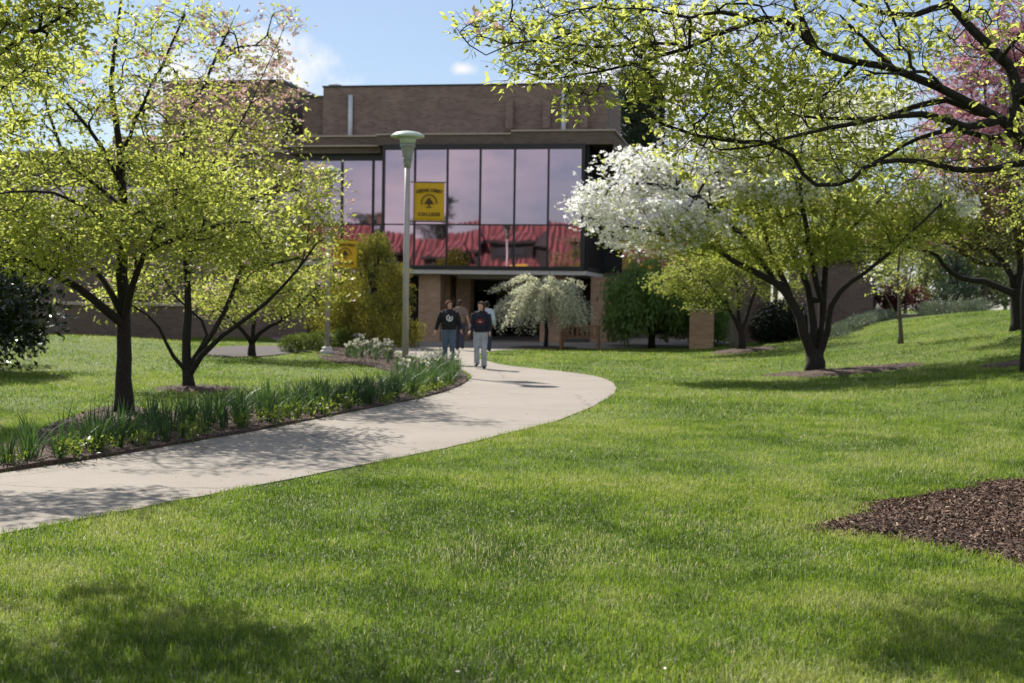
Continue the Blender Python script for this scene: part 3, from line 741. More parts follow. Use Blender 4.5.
t = MB(); t.lathe((5.2, -1.2, 0), [(1.5, 0), (1.5, ze+1.5), (1.9, ze+1.55), (.5, ze+3.2), (.05, ze+3.4)], 16); t.build('stair_turret', M['dark_inside'], hall)
c = MB(); c.box((-12.1, -5.6, ze), (-11.2, -4.6, zri+1.7)); c.box((-12.2, -5.7, zri+1.7), (-11.1, -4.5, zri+1.9)); c.build('chimney', M['brick_dark'], hall)
for x in (-24, -17, -9.5, -5, 2, 8.5, 14, 21, 28):
    f = MB().box((x-.8, -2.19, 1.0), (x+.8, -2.1, ze-1.2)).build('window', M['stone'], hall)
    MB().box((x-.68, -2.095, 1.12), (x+.68, -2.05, ze-1.32)).build('pane', M['pane'], f)
# ================================================================ TREES AND PLANTS
def nrm(a): return a/np.maximum(np.linalg.norm(a, axis=-1, keepdims=True), 1e-9)
def leaf_arrays(c, ax, nm, L, wd, fold=.25, fine=False, droop=0.0):
    """c base points, ax axis, nm normal: folded pointed leaves"""
    ax = nrm(ax); s = nrm(np.cross(ax, nm)); nn = np.cross(s, ax); n = len(c)
    L = L[:, None]; wd = wd[:, None]
    if not fine:
        V = np.stack([c, c+ax*L*.45+s*wd/2+nn*wd*fold, c+ax*L-nn*L*droop, c+ax*L*.45-s*wd/2+nn*wd*fold], 1).reshape(-1, 3)
        k = np.arange(n)*4
        return V, np.concatenate([np.stack([k, k+1, k+2], 1), np.stack([k, k+2, k+3], 1)]), 4
    m1 = c+ax*L*.35-nn*L*droop*.15; m2 = c+ax*L*.68-nn*L*droop*.5
    V = np.stack([c, m1+s*wd*.48+nn*wd*fold, m2+s*wd*.40+nn*wd*fold, c+ax*L-nn*L*droop, m2-s*wd*.40+nn*wd*fold, m1-s*wd*.48+nn*wd*fold, m1, m2], 1).reshape(-1, 3)
    k = np.arange(n)*8
    t = lambda a, b, d: np.stack([k+a, k+b, k+d], 1)
    return V, np.concatenate([t(0,1,6), t(6,1,2), t(6,2,7), t(7,2,3), t(0,6,5), t(6,4,5), t(6,7,4), t(7,3,4)]), 8
def flower_arrays(c, nm, r):
    """four bracts in a shallow cup"""
    nm = nrm(nm); ref = np.where(np.abs(nm[:, 2:3]) < .9, np.array([[0, 0, 1.0]]), np.array([[1.0, 0, 0]]))
    a = nrm(np.cross(nm, ref)); b = np.cross(nm, a); n = len(c)
    th = rng.uniform(0, 6.28, n)[:, None]; a2 = a*np.cos(th)+b*np.sin(th); b2 = np.cross(nm, a2); r = r[:, None]
    Vs = []
    for q in range(4):
        p, s = ((a2, b2), (b2, -a2), (-a2, -b2), (-b2, a2))[q]
        Vs += [c, c+p*r*.6+s*r*.42+nm*r*.12, c+p*r+nm*r*.38, c+p*r*.6-s*r*.42+nm*r*.12]
    V = np.stack(Vs, 1).reshape(-1, 3); k = np.arange(n*4)*4
    return V, np.stack([k, k+1, k+2, k+3], 1), 16
class Skel:
    def __init__(s):
        s.P = np.zeros((40000, 3)); s.D = np.zeros((40000, 3)); s.ok = np.zeros(40000, bool); s.n = 0
        s.par = np.full(40000, -1); s.chains = []; s.load = np.zeros(40000); s.rm = np.zeros(40000)
    def chain(s, pts, parent, rm=None, attach_from=0.0):
        pts = [np.array(p, float) for p in pts]; ids = []
        for i, p in enumerate(pts):
            k = s.n; s.P[k] = p; q = pts[min(i+1, len(pts)-1)]-pts[max(i-1, 0)] if len(pts) > 1 else (p - s.P[parent])
            s.D[k] = q/max(np.linalg.norm(q), 1e-9); s.par[k] = parent if i == 0 else ids[-1]
            s.ok[k] = i >= attach_from*len(pts); s.rm[k] = rm[i] if rm is not None else 0; ids.append(k); s.n += 1
        s.chains.append((parent, ids)); return ids
    def nearest(s, p):
        return int(np.argmin(((s.P[:s.n]-p)**2).sum(1)))
def resample(pts, step, jit=0):
    pts = [Vector(p) for p in pts]
    cp = catmull(pts, 6, False); out = [cp[0]]; acc = 0
    for a, b in zip(cp[:-1], cp[1:]):
        acc += (b-a).length
        if acc >= step: out.append(b); acc = 0
    if (out[-1]-cp[-1]).length > step*.3: out.append(cp[-1])
    else: out[-1] = cp[-1]
    if jit:
        for i in range(1, len(out)-1): out[i] = out[i]+Vector(np.array(rng.normal(0, jit, 3)))
    return out
def sample_clump(c, r, n):
    """points through an uneven ellipsoid, kept apart"""
    P = []; c = np.array(c); r = np.array(r); tries = 0; dmin = 0.72*(4.19*np.prod(r)/max(n, 1))**(1/3)*.75
    while len(P) < n and tries < n*30:
        tries += 1
        u = nrm(rng.normal(0, 1, 3))*rng.random()**(1/2.4)*(1+.22*mnoise.noise(Vector(rng.normal(0, 1, 3))))
        p = c+u*r
        if all(((p-q)**2).sum() > dmin**2 for q in P[-60:]): P.append(p)
    return P
def tree(name, label, cat, base, limbs, clumps, group=None, bark='bark', seed=1, step=.3, tip_r=.006, sag=.0, no_attach=0.0,
         spray=(22, .33, .4), twig=True, leafL=(.05, .085), sides=5, fine=False, power=.46, fwd=.7, near=False, dens=2.4, flatz=1.0):
    """limbs: [(points, r0, r1)], clumps: [(centre, radii, count, {material: (kind, number per tip)})]"""
    global rng
    rng = np.random.default_rng(seed)
    root = empty(name, base, label, cat, group); S = Skel()
    for i, (pts, r0, r1) in enumerate(limbs):
        pts = resample(pts, step, .012*step/.3); k = len(pts)
        rm = [r0+(r1-r0)*(j/(k-1))**(.5 if near and i == 0 else .8) for j in range(k)]
        if i == 0:
            rm[0] *= 1.35; rm[min(1, k-1)] *= 1.12
        S.chain(pts, -1 if i == 0 else S.nearest(np.array(pts[0])), rm, no_attach if i == 0 else .15)
    tips = []
    for c, r, n, mats in clumps:
        for p in sample_clump(c, (r[0], r[1], r[2]*flatz), int(n*(1.4 if fine else 1))): tips.append((p, mats))
    base0 = S.P[:S.n].copy()
    dd = [np.sqrt(((base0-p)**2).sum(1)).min() for p, _ in tips]
    tipn = []
    for k in np.argsort(dd):
        p, mats = tips[k]
        v = p-S.P[:S.n]; dist = np.linalg.norm(v, axis=1); cs = (v*S.D[:S.n]).sum(1)/np.maximum(dist, 1e-6)
        cost = dist*(1+fwd*(1-cs))+np.where(S.ok[:S.n], 0, 1e3)
        j = int(np.argmin(cost)); d = dist[j]; a = S.P[j]; ns = max(2, int(d/step))
        ctl = a+S.D[j]*d*.38+np.array([0, 0, .10*d-sag*d])+rng.normal(0, .05*d, 3)
        pts = [(1-t)**2*a+2*t*(1-t)*ctl+t*t*p+(rng.normal(0, .03*step, 3) if t < 1 else 0) for t in np.linspace(0, 1, ns+1)[1:]]
        ids = S.chain(pts, j); tipn.append((ids[-1], mats))
    for k, _ in tipn:
        q = k
        while q >= 0: S.load[q] += 1; q = S.par[q]
    rad = np.maximum(tip_r*np.maximum(S.load, 1)**power, S.rm)
    TB = MB()
    for par, ids in S.chains:
        pl = ([par] if par >= 0 else [])+ids
        if len(pl) < 2: continue
        rr = [rad[q] for q in pl]
        if par >= 0: rr[0] = min(rr[0], rr[1]*1.15)
        TB.tube([S.P[q] for q in pl], rr, (10 if near else 8) if rr[0] > .035 else (sides if rr[0] > .012 else (4 if near else 3)), cap=par < 0)
    # sprays at the tips
    nl, rs, flat = spray; lots = {}
    for k, mats in tipn:
        c = S.P[k]; d = S.D[k]; w_ = [] 
        for q in range(4 if near else 3):
            u = nrm(d*.5+rng.normal(0, .7, 3)*np.array([1, 1, flat])+np.array([0, 0, .12])); L = rs*rng.uniform(.5, 1.2)
            e = c+u*L; w_.append((c, e, u))
            if twig: TB.tube([c, c+u*L*.55+rng.normal(0, .02, 3), e], [tip_r*.8, tip_r*.6, tip_r*.35], 3, cap=False)
        for mk, (kind, n) in mats.items():
            n = rng.poisson(n*dens)
            if n == 0: continue
            qi = rng.integers(0, len(w_), n); A = np.array([x[0] for x in w_])[qi]; B = np.array([x[1] for x in w_])[qi]; Dq = np.array([x[2] for x in w_])[qi]
            t = rng.beta(6.0 if near else 2.2, 1.0, n)[:, None]
            sc = .016 if near else rs*.42
            P = A+(B-A)*t*1.05+rng.normal(0, sc, (n, 3))*np.array([1, 1, .55])
            lots.setdefault((mk, kind), []).append((P, Dq, np.full(n, rng.normal(0, .09))))
    TB.build('trunk', M[bark], root, smooth=True)
    for (mk, kind), L_ in lots.items():
        P = np.concatenate([x[0] for x in L_]); D = np.concatenate([x[1] for x in L_]); n = len(P)
        rn = np.clip(.5+np.concatenate([x[2] for x in L_])+rng.normal(0, .18, n), 0, 1)
        if kind == 'leaf':
            ax = D*.6+rng.normal(0, .6, (n, 3))*np.array([1, 1, .6])+np.array([0, 0, .18]); nm = rng.normal(0, .55, (n, 3))+np.array([0, 0, 1.0])
            ln = rng.uniform(*leafL, n)
            V, Fc, k = leaf_arrays(P, ax, nm, ln, ln*rng.uniform(.40, .58, n), rng.uniform(.05, .4), fine, .12)
            np_mesh('crown', V, Fc, M[mk], root, np.repeat(rn, k))
        else:
            V, Fc, k = flower_arrays(P, rng.normal(0, .55, (n, 3))+np.array([0, -.15, .9]), rng.uniform(.045, .075, n))
            np_mesh('blossom', V, Fc, M[mk], root, np.repeat(rn, k))
    return root
kind_scale = {}
BR = .045
def px_limb(pts, Y0, dy=0.0):
    """pixel polyline at a depth that drifts by dy from first to last point"""
    n = len(pts); return [at(px, py, Y0+dy*(i/(n-1))) for i, (px, py) in enumerate(pts)]
def cl(px, py, Y, rx, ry, rz, n, mats): return (at(px, py, Y), (rx, ry, rz), n, mats)

# --- white dogwood, many-stemmed, 33 m
GRN = {'leaf_dogwood': ('leaf', 22)}; WHT = {'white_bract': ('flower', 8), 'leaf_dogwood': ('leaf', 2)}; MIX = {'white_bract': ('flower', 7.5), 'leaf_dogwood': ('leaf', 16)}
b = dog_base
y0 = 33
limbs = [([b-Vector((0, 0, .1))]+px_limb([(815, 367), (814, 358), (813, 350)], y0), .21, .19),
         (px_limb([(814, 360), (808, 342), (802, 326), (790, 298), (775, 283), (762, 276), (736, 263), (714, 248), (691, 243), (655, 232), (625, 226)], y0, -1.2), .14, .02),
         (px_limb([(815, 360), (813, 340), (813, 314), (807, 286), (797, 260), (787, 235), (772, 200), (755, 170)], y0, .6), .13, .02),
         (px_limb([(817, 362), (821, 340), (822, 319), (824, 281), (828, 250), (836, 210), (842, 170), (838, 130)], y0, .8), .135, .02),
         (px_limb([(818, 358), (824, 342), (828, 326), (830, 309), (843, 288), (861, 276), (884, 258), (898, 245), (918, 226)], y0, -1.5), .10, .015),
         (px_limb([(790, 298), (779, 271), (769, 253), (765, 235), (752, 195), (730, 160)], y0, 1.5), .085, .015),
         (px_limb([(821, 300), (812, 262), (806, 225), (800, 185), (803, 140)], y0, -1.5), .08, .015),
         (px_limb([(826, 262), (850, 230), (880, 200), (905, 170)], y0, 1.4), .06, .012),
         (px_limb([(775, 283), (745, 240), (700, 200), (660, 185), (615, 185)], y0, -1.6), .05, .012)]
clumps = []
for px, py, rx, rz, n in ((590, 205, .62, .12, 16), (612, 190, .8, .13, 24), (604, 222, .75, .12, 18), (640, 172, .9, .15, 26), (628, 208, .9, .14, 24), (650, 158, .7, .13, 16), (660, 190, 1.0, .16, 28), (648, 228, .9, .13, 20),
                          (690, 172, 1.0, .17, 26), (680, 212, 1.0, .15, 22), (700, 145, .9, .16, 18), (715, 190, 1.0, .17, 20), (625, 238, .6, .09, 9), (735, 160, .9, .16, 14)):
    clumps.append(cl(px, py, 32.3+rng.uniform(-.5, .6), rx, 1.3, rz, n, WHT))
clumps += [cl(700, 228, 32, 1.1, 1.5, .25, 26, MIX), cl(745, 140, 33, 1.4, 1.8, .4, 34, MIX), cl(770, 170, 33, 1.2, 1.6, .35, 30, MIX), cl(665, 242, 32, 1.0, 1.1, .18, 16, MIX),
          cl(760, 215, 33, 1.4, 1.9, .5, 48, GRN), cl(820, 160, 33, 1.5, 2.0, .5, 48, GRN), cl(825, 215, 33, 1.6, 2.0, .5, 50, GRN), cl(800, 115, 33, 1.5, 1.9, .4, 36, MIX), cl(880, 160, 33.5, 1.5, 2.0, .5, 44, GRN), cl(885, 200, 33.2, 1.4, 1.8, .4, 34, GRN),
          cl(905, 230, 33, 1.3, 1.7, .35, 34, GRN), cl(850, 243, 32.5, 1.5, 1.7, .3, 32, GRN), cl(725, 252, 32.3, 1.1, 1.3, .2, 20, GRN), cl(945, 205, 32.5, .9, 1.3, .3, 22, MIX), cl(775, 262, 32.4, 1.0, 1.2, .22, 16, GRN), cl(860, 110, 33.5, 1.3, 1.8, .4, 28, MIX), cl(800, 178, 32, 1.2, 1.2, .2, 20, MIX), cl(775, 195, 32, 1.0, 1.0, .15, 14, MIX), cl(880, 246, 32.4, 1.2, 1.4, .22, 22, GRN), cl(820, 250, 32.2, 1.2, 1.3, .22, 22, GRN), cl(925, 222, 32.6, 1.0, 1.3, .3, 20, GRN)]
tree('dogwood_tree', 'many-stemmed dogwood with white blossom on its left boughs, in a mulch ring on the lawn', 'tree', b, limbs, clumps, seed=3, dens=2.5, spray=(22, .30, .45), no_attach=1.0, leafL=(.07, .12))

# --- two small fresh-green trees behind it
b = p742
tree('small_tree', 'small fresh green tree in a round mulch ring, in front of the trimmed yew', 'tree', b,
     [([b-Vector((0, 0, .1))]+px_limb([(742, 346), (741, 335), (738, 322)], 46), .135, .10),
      (px_limb([(740, 332), (730, 310), (715, 290), (700, 272), (684, 268)], 46, -1), .085, .015),
      (px_limb([(739, 328), (738, 300), (735, 275), (728, 250)], 46, .5), .085, .015),
      (px_limb([(741, 332), (750, 305), (757, 285), (762, 262), (770, 245)], 46, .8), .08, .015)],
     [cl(698, 276, 45.5, 1.1, 1.6, .5, 44, {'leaf_fresh': ('leaf', 24)}), cl(715, 255, 46, 1.5, 1.8, .9, 70, {'leaf_fresh': ('leaf', 24)}), cl(750, 255, 46, 1.5, 1.8, 1.0, 60, {'leaf_fresh': ('leaf', 22)}),
      cl(775, 280, 46, 1.0, 1.3, .6, 26, {'leaf_fresh': ('leaf', 20)}), cl(672, 283, 45.5, .7, 1.0, .25, 18, {'leaf_fresh': ('leaf', 22)}), cl(715, 298, 45.5, 1.0, 1.2, .4, 22, {'leaf_fresh': ('leaf', 22)})],
     seed=4, no_attach=.9, leafL=(.07, .11), spray=(22, .32, .5))
b = on(733.5, 49.5)
tree('small_tree', 'slim grey-trunked tree standing just behind the small fresh green tree', 'tree', b,
     [([b-Vector((0, 0, .1))]+px_limb([(733.5, 340), (733, 325), (734, 305)], 49.5), .12, .09),
      (px_limb([(734, 305), (728, 285), (712, 262)], 49.5), .07, .02), (px_limb([(734, 308), (742, 280), (745, 258)], 49.5, .5), .07, .02)],
     [cl(715, 258, 49.5, 1.4, 1.6, .7, 34, {'leaf_fresh': ('leaf', 20), 'palepink_bract': ('flower', 4)}), cl(745, 240, 50, 1.4, 1.6, .8, 34, {'leaf_fresh': ('leaf', 20)})], seed=14, bark='bark_light', no_attach=.9, leafL=(.07, .11))
# --- thin young tree
b = on(901, 40)
tree('young_tree', 'thin young tree with a few pale leaves, alone on the grass slope', 'tree', b,
     [([b-Vector((0, 0, .1))]+px_limb([(901, 336), (900, 320), (899, 300), (898.5, 275), (900, 250), (903, 228)], 40), .075, .02),
      (px_limb([(900, 322), (893, 308), (886, 296), (880, 284)], 40, -.4), .035, .01), (px_limb([(899, 305), (906, 290), (912, 272), (914, 255)], 40, .4), .035, .01),
      (px_limb([(899, 290), (890, 275), (884, 258)], 40, .4), .03, .01)],
     [cl(885, 278, 40, .6, .6, .5, 14, {'leaf_dogwood': ('leaf', 9), 'white_bract': ('flower', 1.5)}), cl(908, 262, 40, .6, .6, .6, 12, {'leaf_dogwood': ('leaf', 7)}), cl(893, 245, 40, .7, .7, .5, 14, {'leaf_dogwood': ('leaf', 8), 'white_bract': ('flower', 1)})],
     seed=5, bark='bark_light', no_attach=.8, leafL=(.06, .1), tip_r=.005)
# --- big spreading pink-flowered tree at the right edge
b = on(1019, 38)
RB = {'leaf_redbud': ('leaf', 18), 'leaf_dogwood': ('leaf', 5)}; PK = {'rose_bract': ('flower', 17), 'leaf_redbud': ('leaf', 6)}; RBP = {'leaf_redbud': ('leaf', 15), 'leaf_dogwood': ('leaf', 6), 'rose_bract': ('flower', 4)}
tree('flowering_tree', 'wide-spreading tree with rose pink blossom high up and dark bronze lower boughs', 'tree', b,
     [([b-Vector((0, 0, .15))]+px_limb([(1019, 322), (1018, 305), (1016, 288)], 38), .22, .19),
      (px_limb([(1015, 294), (994, 285), (978, 281), (961, 278), (947, 269), (935, 254), (920, 250), (904, 247), (890, 240)], 38, -2), .11, .02),
      (px_limb([(1015, 290), (1010, 275), (1000, 259), (984, 245), (972, 237), (950, 215), (925, 195)], 38, 1), .11, .02),
      (px_limb([(1017, 290), (1020, 260), (1016, 225), (1005, 180), (990, 130), (985, 80)], 38, .5), .13, .025),
      (px_limb([(1018, 290), (1035, 255), (1060, 215), (1090, 180)], 38, .5), .12, .03),
      (px_limb([(1019, 250), (1032, 200), (1040, 140), (1035, 70)], 38, 1.5), .12, .02),
      (px_limb([(1005, 265), (975, 262), (940, 238), (905, 222)], 38, -3), .07, .015)],
     [cl(985, 85, 38.5, 1.5, 1.9, 1.3, 80, PK), cl(1020, 45, 38.5, 1.6, 1.9, 1.1, 70, PK), cl(1010, 140, 38.5, 1.6, 2.0, 1.2, 75, PK), cl(955, 140, 38, 1.1, 1.6, .9, 40, PK),
      cl(960, 195, 37, 1.7, 2.0, .9, 80, RBP), cl(1010, 200, 37.5, 1.8, 2.2, 1.0, 80, RBP), cl(915, 232, 36.6, 1.2, 1.5, .5, 40, RBP), cl(985, 238, 36.5, 1.6, 1.8, .6, 55, RB), cl(1060, 180, 38, 2.0, 2.4, 1.5, 70, RBP), cl(1050, 110, 38.5, 1.8, 2, 1.5, 60, PK)],
     seed=6, no_attach=.95, leafL=(.07, .11), spray=(22, .34, .5))
b = on(1025, 27)
tree('young_tree', 'slim young tree at the right edge, cut off by the frame', 'tree', b,
     [([b-Vector((0, 0, .1))]+px_limb([(1024, 338), (1023, 315), (1024, 285), (1030, 240), (1034, 200)], 27), .07, .025),
      (px_limb([(1024, 290), (1040, 255), (1050, 220)], 27), .03, .01)],
     [cl(1050, 210, 27, .8, .8, .7, 24, {'leaf_dogwood': ('leaf', 16)}), cl(1035, 180, 27, .7, .8, .6, 16, {'leaf_dogwood': ('leaf', 14)})], seed=16, no_attach=.85)

# --- left trees
b = G(124, 415); y0 = b.y
LG = {'leaf_dogwood': ('leaf', 21)}; LGP = {'leaf_dogwood': ('leaf', 14), 'pink_bract': ('flower', .5)}
tree('dogwood_tree', 'tall dark-trunked dogwood with yellow-green leaves, rising from the flower bed', 'tree', b,
     [([b-Vector((0, 0, .1))]+px_limb([(124, 410), (124, 370), (124, 330), (123.5, 300), (123, 258), (124, 225), (124, 199), (121, 160), (116, 120), (112, 75), (118, 30), (122, -20)], y0, .4), .13, .012),
      (px_limb([(121, 322), (110, 314), (95, 300), (69, 281), (45, 270), (23, 258), (-5, 242), (-40, 228)], y0, -1.2), .075, .012),
      (px_limb([(121, 312), (107, 285), (92, 267), (80, 258), (57, 235), (30, 215)], y0, 1.2), .055, .012),
      (px_limb([(125, 318), (131, 292), (138, 270), (145, 254), (160, 245), (185, 236), (213, 226), (250, 222)], y0, -1.4), .06, .012),
      (px_limb([(124, 222), (145, 210), (165, 200), (185, 189), (215, 173), (240, 166)], y0, 1.2), .045, .01),
      (px_limb([(123, 190), (111, 162), (91, 131), (67, 104), (50, 80), (40, 40)], y0, -1), .042, .006),
      (px_limb([(121, 205), (90, 180), (64, 157), (44, 98), (27, 74), (8, 40)], y0, 1.0), .036, .006),
      (px_limb([(120, 155), (140, 110), (165, 60), (185, 15)], y0, -.6), .024, .005),
      (px_limb([(123, 240), (100, 215), (70, 200), (35, 190), (-10, 195)], y0, -2.0), .04, .01)],
     [cl(20, 245, 18.6, 1.1, 1.5, .40, 70, LG), cl(60, 215, 19.4, 1.1, 1.6, .45, 75, LG), cl(110, 235, 18.3, 1.0, 1.4, .40, 50, LG), cl(170, 228, 18.5, 1.0, 1.4, .42, 70, LG),
      cl(215, 200, 19.5, 1.0, 1.5, .40, 60, LG), cl(180, 180, 20, 1.0, 1.5, .40, 45, LG), cl(30, 175, 19.6, 1.0, 1.5, .45, 45, LG), cl(-30, 215, 19, .9, 1.4, .5, 40, LG), cl(240, 232, 18.3, .7, 1.0, .30, 32, LG),
      cl(95, 165, 19, 1.1, 1.5, .35, 32, LG), cl(50, 115, 19, .9, 1.3, .45, 34, LG), cl(110, 105, 19.4, .9, 1.2, .45, 36, LGP), cl(30, 60, 20, .8, 1.2, .5, 28, LG), cl(165, 70, 19, .9, 1.2, .6, 34, LGP), cl(115, 35, 19.5, .9, 1.2, .5, 30, LGP), cl(190, 135, 19, .8, 1.2, .35, 32, LGP), cl(180, 25, 19, .6, 1, .35, 16, LGP),
      cl(75, 20, 19, .8, 1.2, .5, 14, LG), cl(60, 268, 18.6, .8, 1.0, .2, 26, LG)],
     seed=7, dens=1.25, flatz=.68, no_attach=.42, tip_r=.0038, leafL=(.065, .105), spray=(16, .27, .4), step=.25)
b = p190; y0 = b.y
L2 = {'leaf_dogwood': ('leaf', 20), 'palepink_bract': ('flower', .7)}; L2P = {'leaf_dogwood': ('leaf', 16), 'palepink_bract': ('flower', 1.3), 'pink_bract': ('flower', .35)}; PT = {'pink_bract': ('flower', 1.8), 'palepink_bract': ('flower', 1.2), 'leaf_dogwood': ('leaf', 6)}
tree('dogwood_tree', 'low-forking pink-tipped dogwood in a small mulch ring on the left lawn', 'tree', b,
     [([b-Vector((0, 0, .1))]+px_limb([(190, 386), (189, 374), (187, 360), (187, 315), (187, 288), (185, 240), (184, 190), (184, 150)], y0, .3), .105, .02),
      (px_limb([(191, 372), (206, 349), (220, 337), (236, 327), (267, 302), (297, 269), (310, 250), (322, 240)], y0, -1.2), .06, .012),
      (px_limb([(187, 372), (171, 353), (165, 340), (157, 325), (140, 310), (115, 300)], y0, -1.0), .042, .012),
      (px_limb([(189, 366), (206, 342), (202, 323), (190, 309), (175, 295), (160, 270)], y0, .9), .038, .012),
      (px_limb([(205, 345), (225, 310), (240, 275), (255, 240), (268, 205)], y0, 1.2), .042, .012),
      (px_limb([(185, 205), (182, 128), (202, 91), (229, 27), (240, 5)], y0, -.5), .026, .005),
      (px_limb([(185, 220), (210, 170), (240, 125), (265, 70), (285, 25)], y0, -1), .028, .005),
      (px_limb([(186, 260), (220, 215), (262, 195), (300, 190)], y0, -1.5), .05, .01),
      (px_limb([(185, 230), (165, 180), (150, 140), (140, 100)], y0, .6), .04, .01)],
     [cl(290, 230, 25.2, .95, 1.5, .5, 60, L2), cl(255, 258, 25, 1.2, 1.6, .45, 60, L2), cl(210, 245, 25.5, 1.2, 1.6, .5, 60, L2), cl(240, 195, 26, 1.3, 1.7, .6, 75, L2P), cl(285, 185, 25.5, .9, 1.4, .5, 48, L2P), cl(315, 215, 25.2, .45, .7, .4, 20, L2),
      cl(170, 215, 26.3, 1.2, 1.6, .6, 55, L2), cl(150, 280, 25.2, .9, 1.3, .4, 35, L2), cl(200, 150, 26, 1.2, 1.5, .5, 45, L2P), cl(250, 135, 25.5, .9, 1.2, .5, 36, L2P), cl(120, 170, 26.5, 1, 1.4, .6, 25, L2P),
      cl(215, 95, 25.5, .8, 1.0, .4, 36, PT), cl(255, 60, 25, .7, .9, .5, 34, PT), cl(285, 18, 25, .25, .4, .25, 9, PT), cl(215, 30, 25.5, .6, .7, .6, 26, PT), cl(150, 105, 26, .8, 1.0, .4, 30, PT), cl(280, 95, 25, .4, .6, .4, 14, PT), cl(275, 295, 25, .7, 1.0, .3, 22, L2), cl(120, 300, 25, .6, .9, .2, 14, L2), cl(318, 175, 25, .35, .6, .25, 8, L2P)],
     seed=8, dens=1.25, flatz=.68, no_attach=.5, tip_r=.0038, leafL=(.07, .115), spray=(18, .30, .42))
b = G(252, 357)
tree('dogwood_tree', 'small spreading dogwood on the planting strip by the brick wing', 'tree', b,
     [([b-Vector((0, 0, .1))]+px_limb([(252, 352), (252, 343)], b.y), .10, .085),
      (px_limb([(252, 344), (242, 330), (225, 315), (205, 300)], b.y, -1), .07, .015), (px_limb([(252, 343), (262, 331), (280, 322), (296, 308), (312, 292)], b.y, -.8), .07, .015),
      (px_limb([(252, 343), (254, 320), (258, 298), (262, 275)], b.y, .5), .07, .015)],
     [cl(290, 295, b.y-.5, 1.3, 1.6, .6, 50, L2), cl(310, 270, b.y, .8, 1.2, .6, 26, L2P), cl(255, 280, b.y, 1.4, 1.7, .7, 45, L2), cl(215, 300, b.y, 1.1, 1.4, .5, 26, L2), cl(240, 312, b.y-1, .9, 1, .3, 14, L2)], seed=9, no_attach=.9, leafL=(.07, .11), spray=(18, .34, .42))

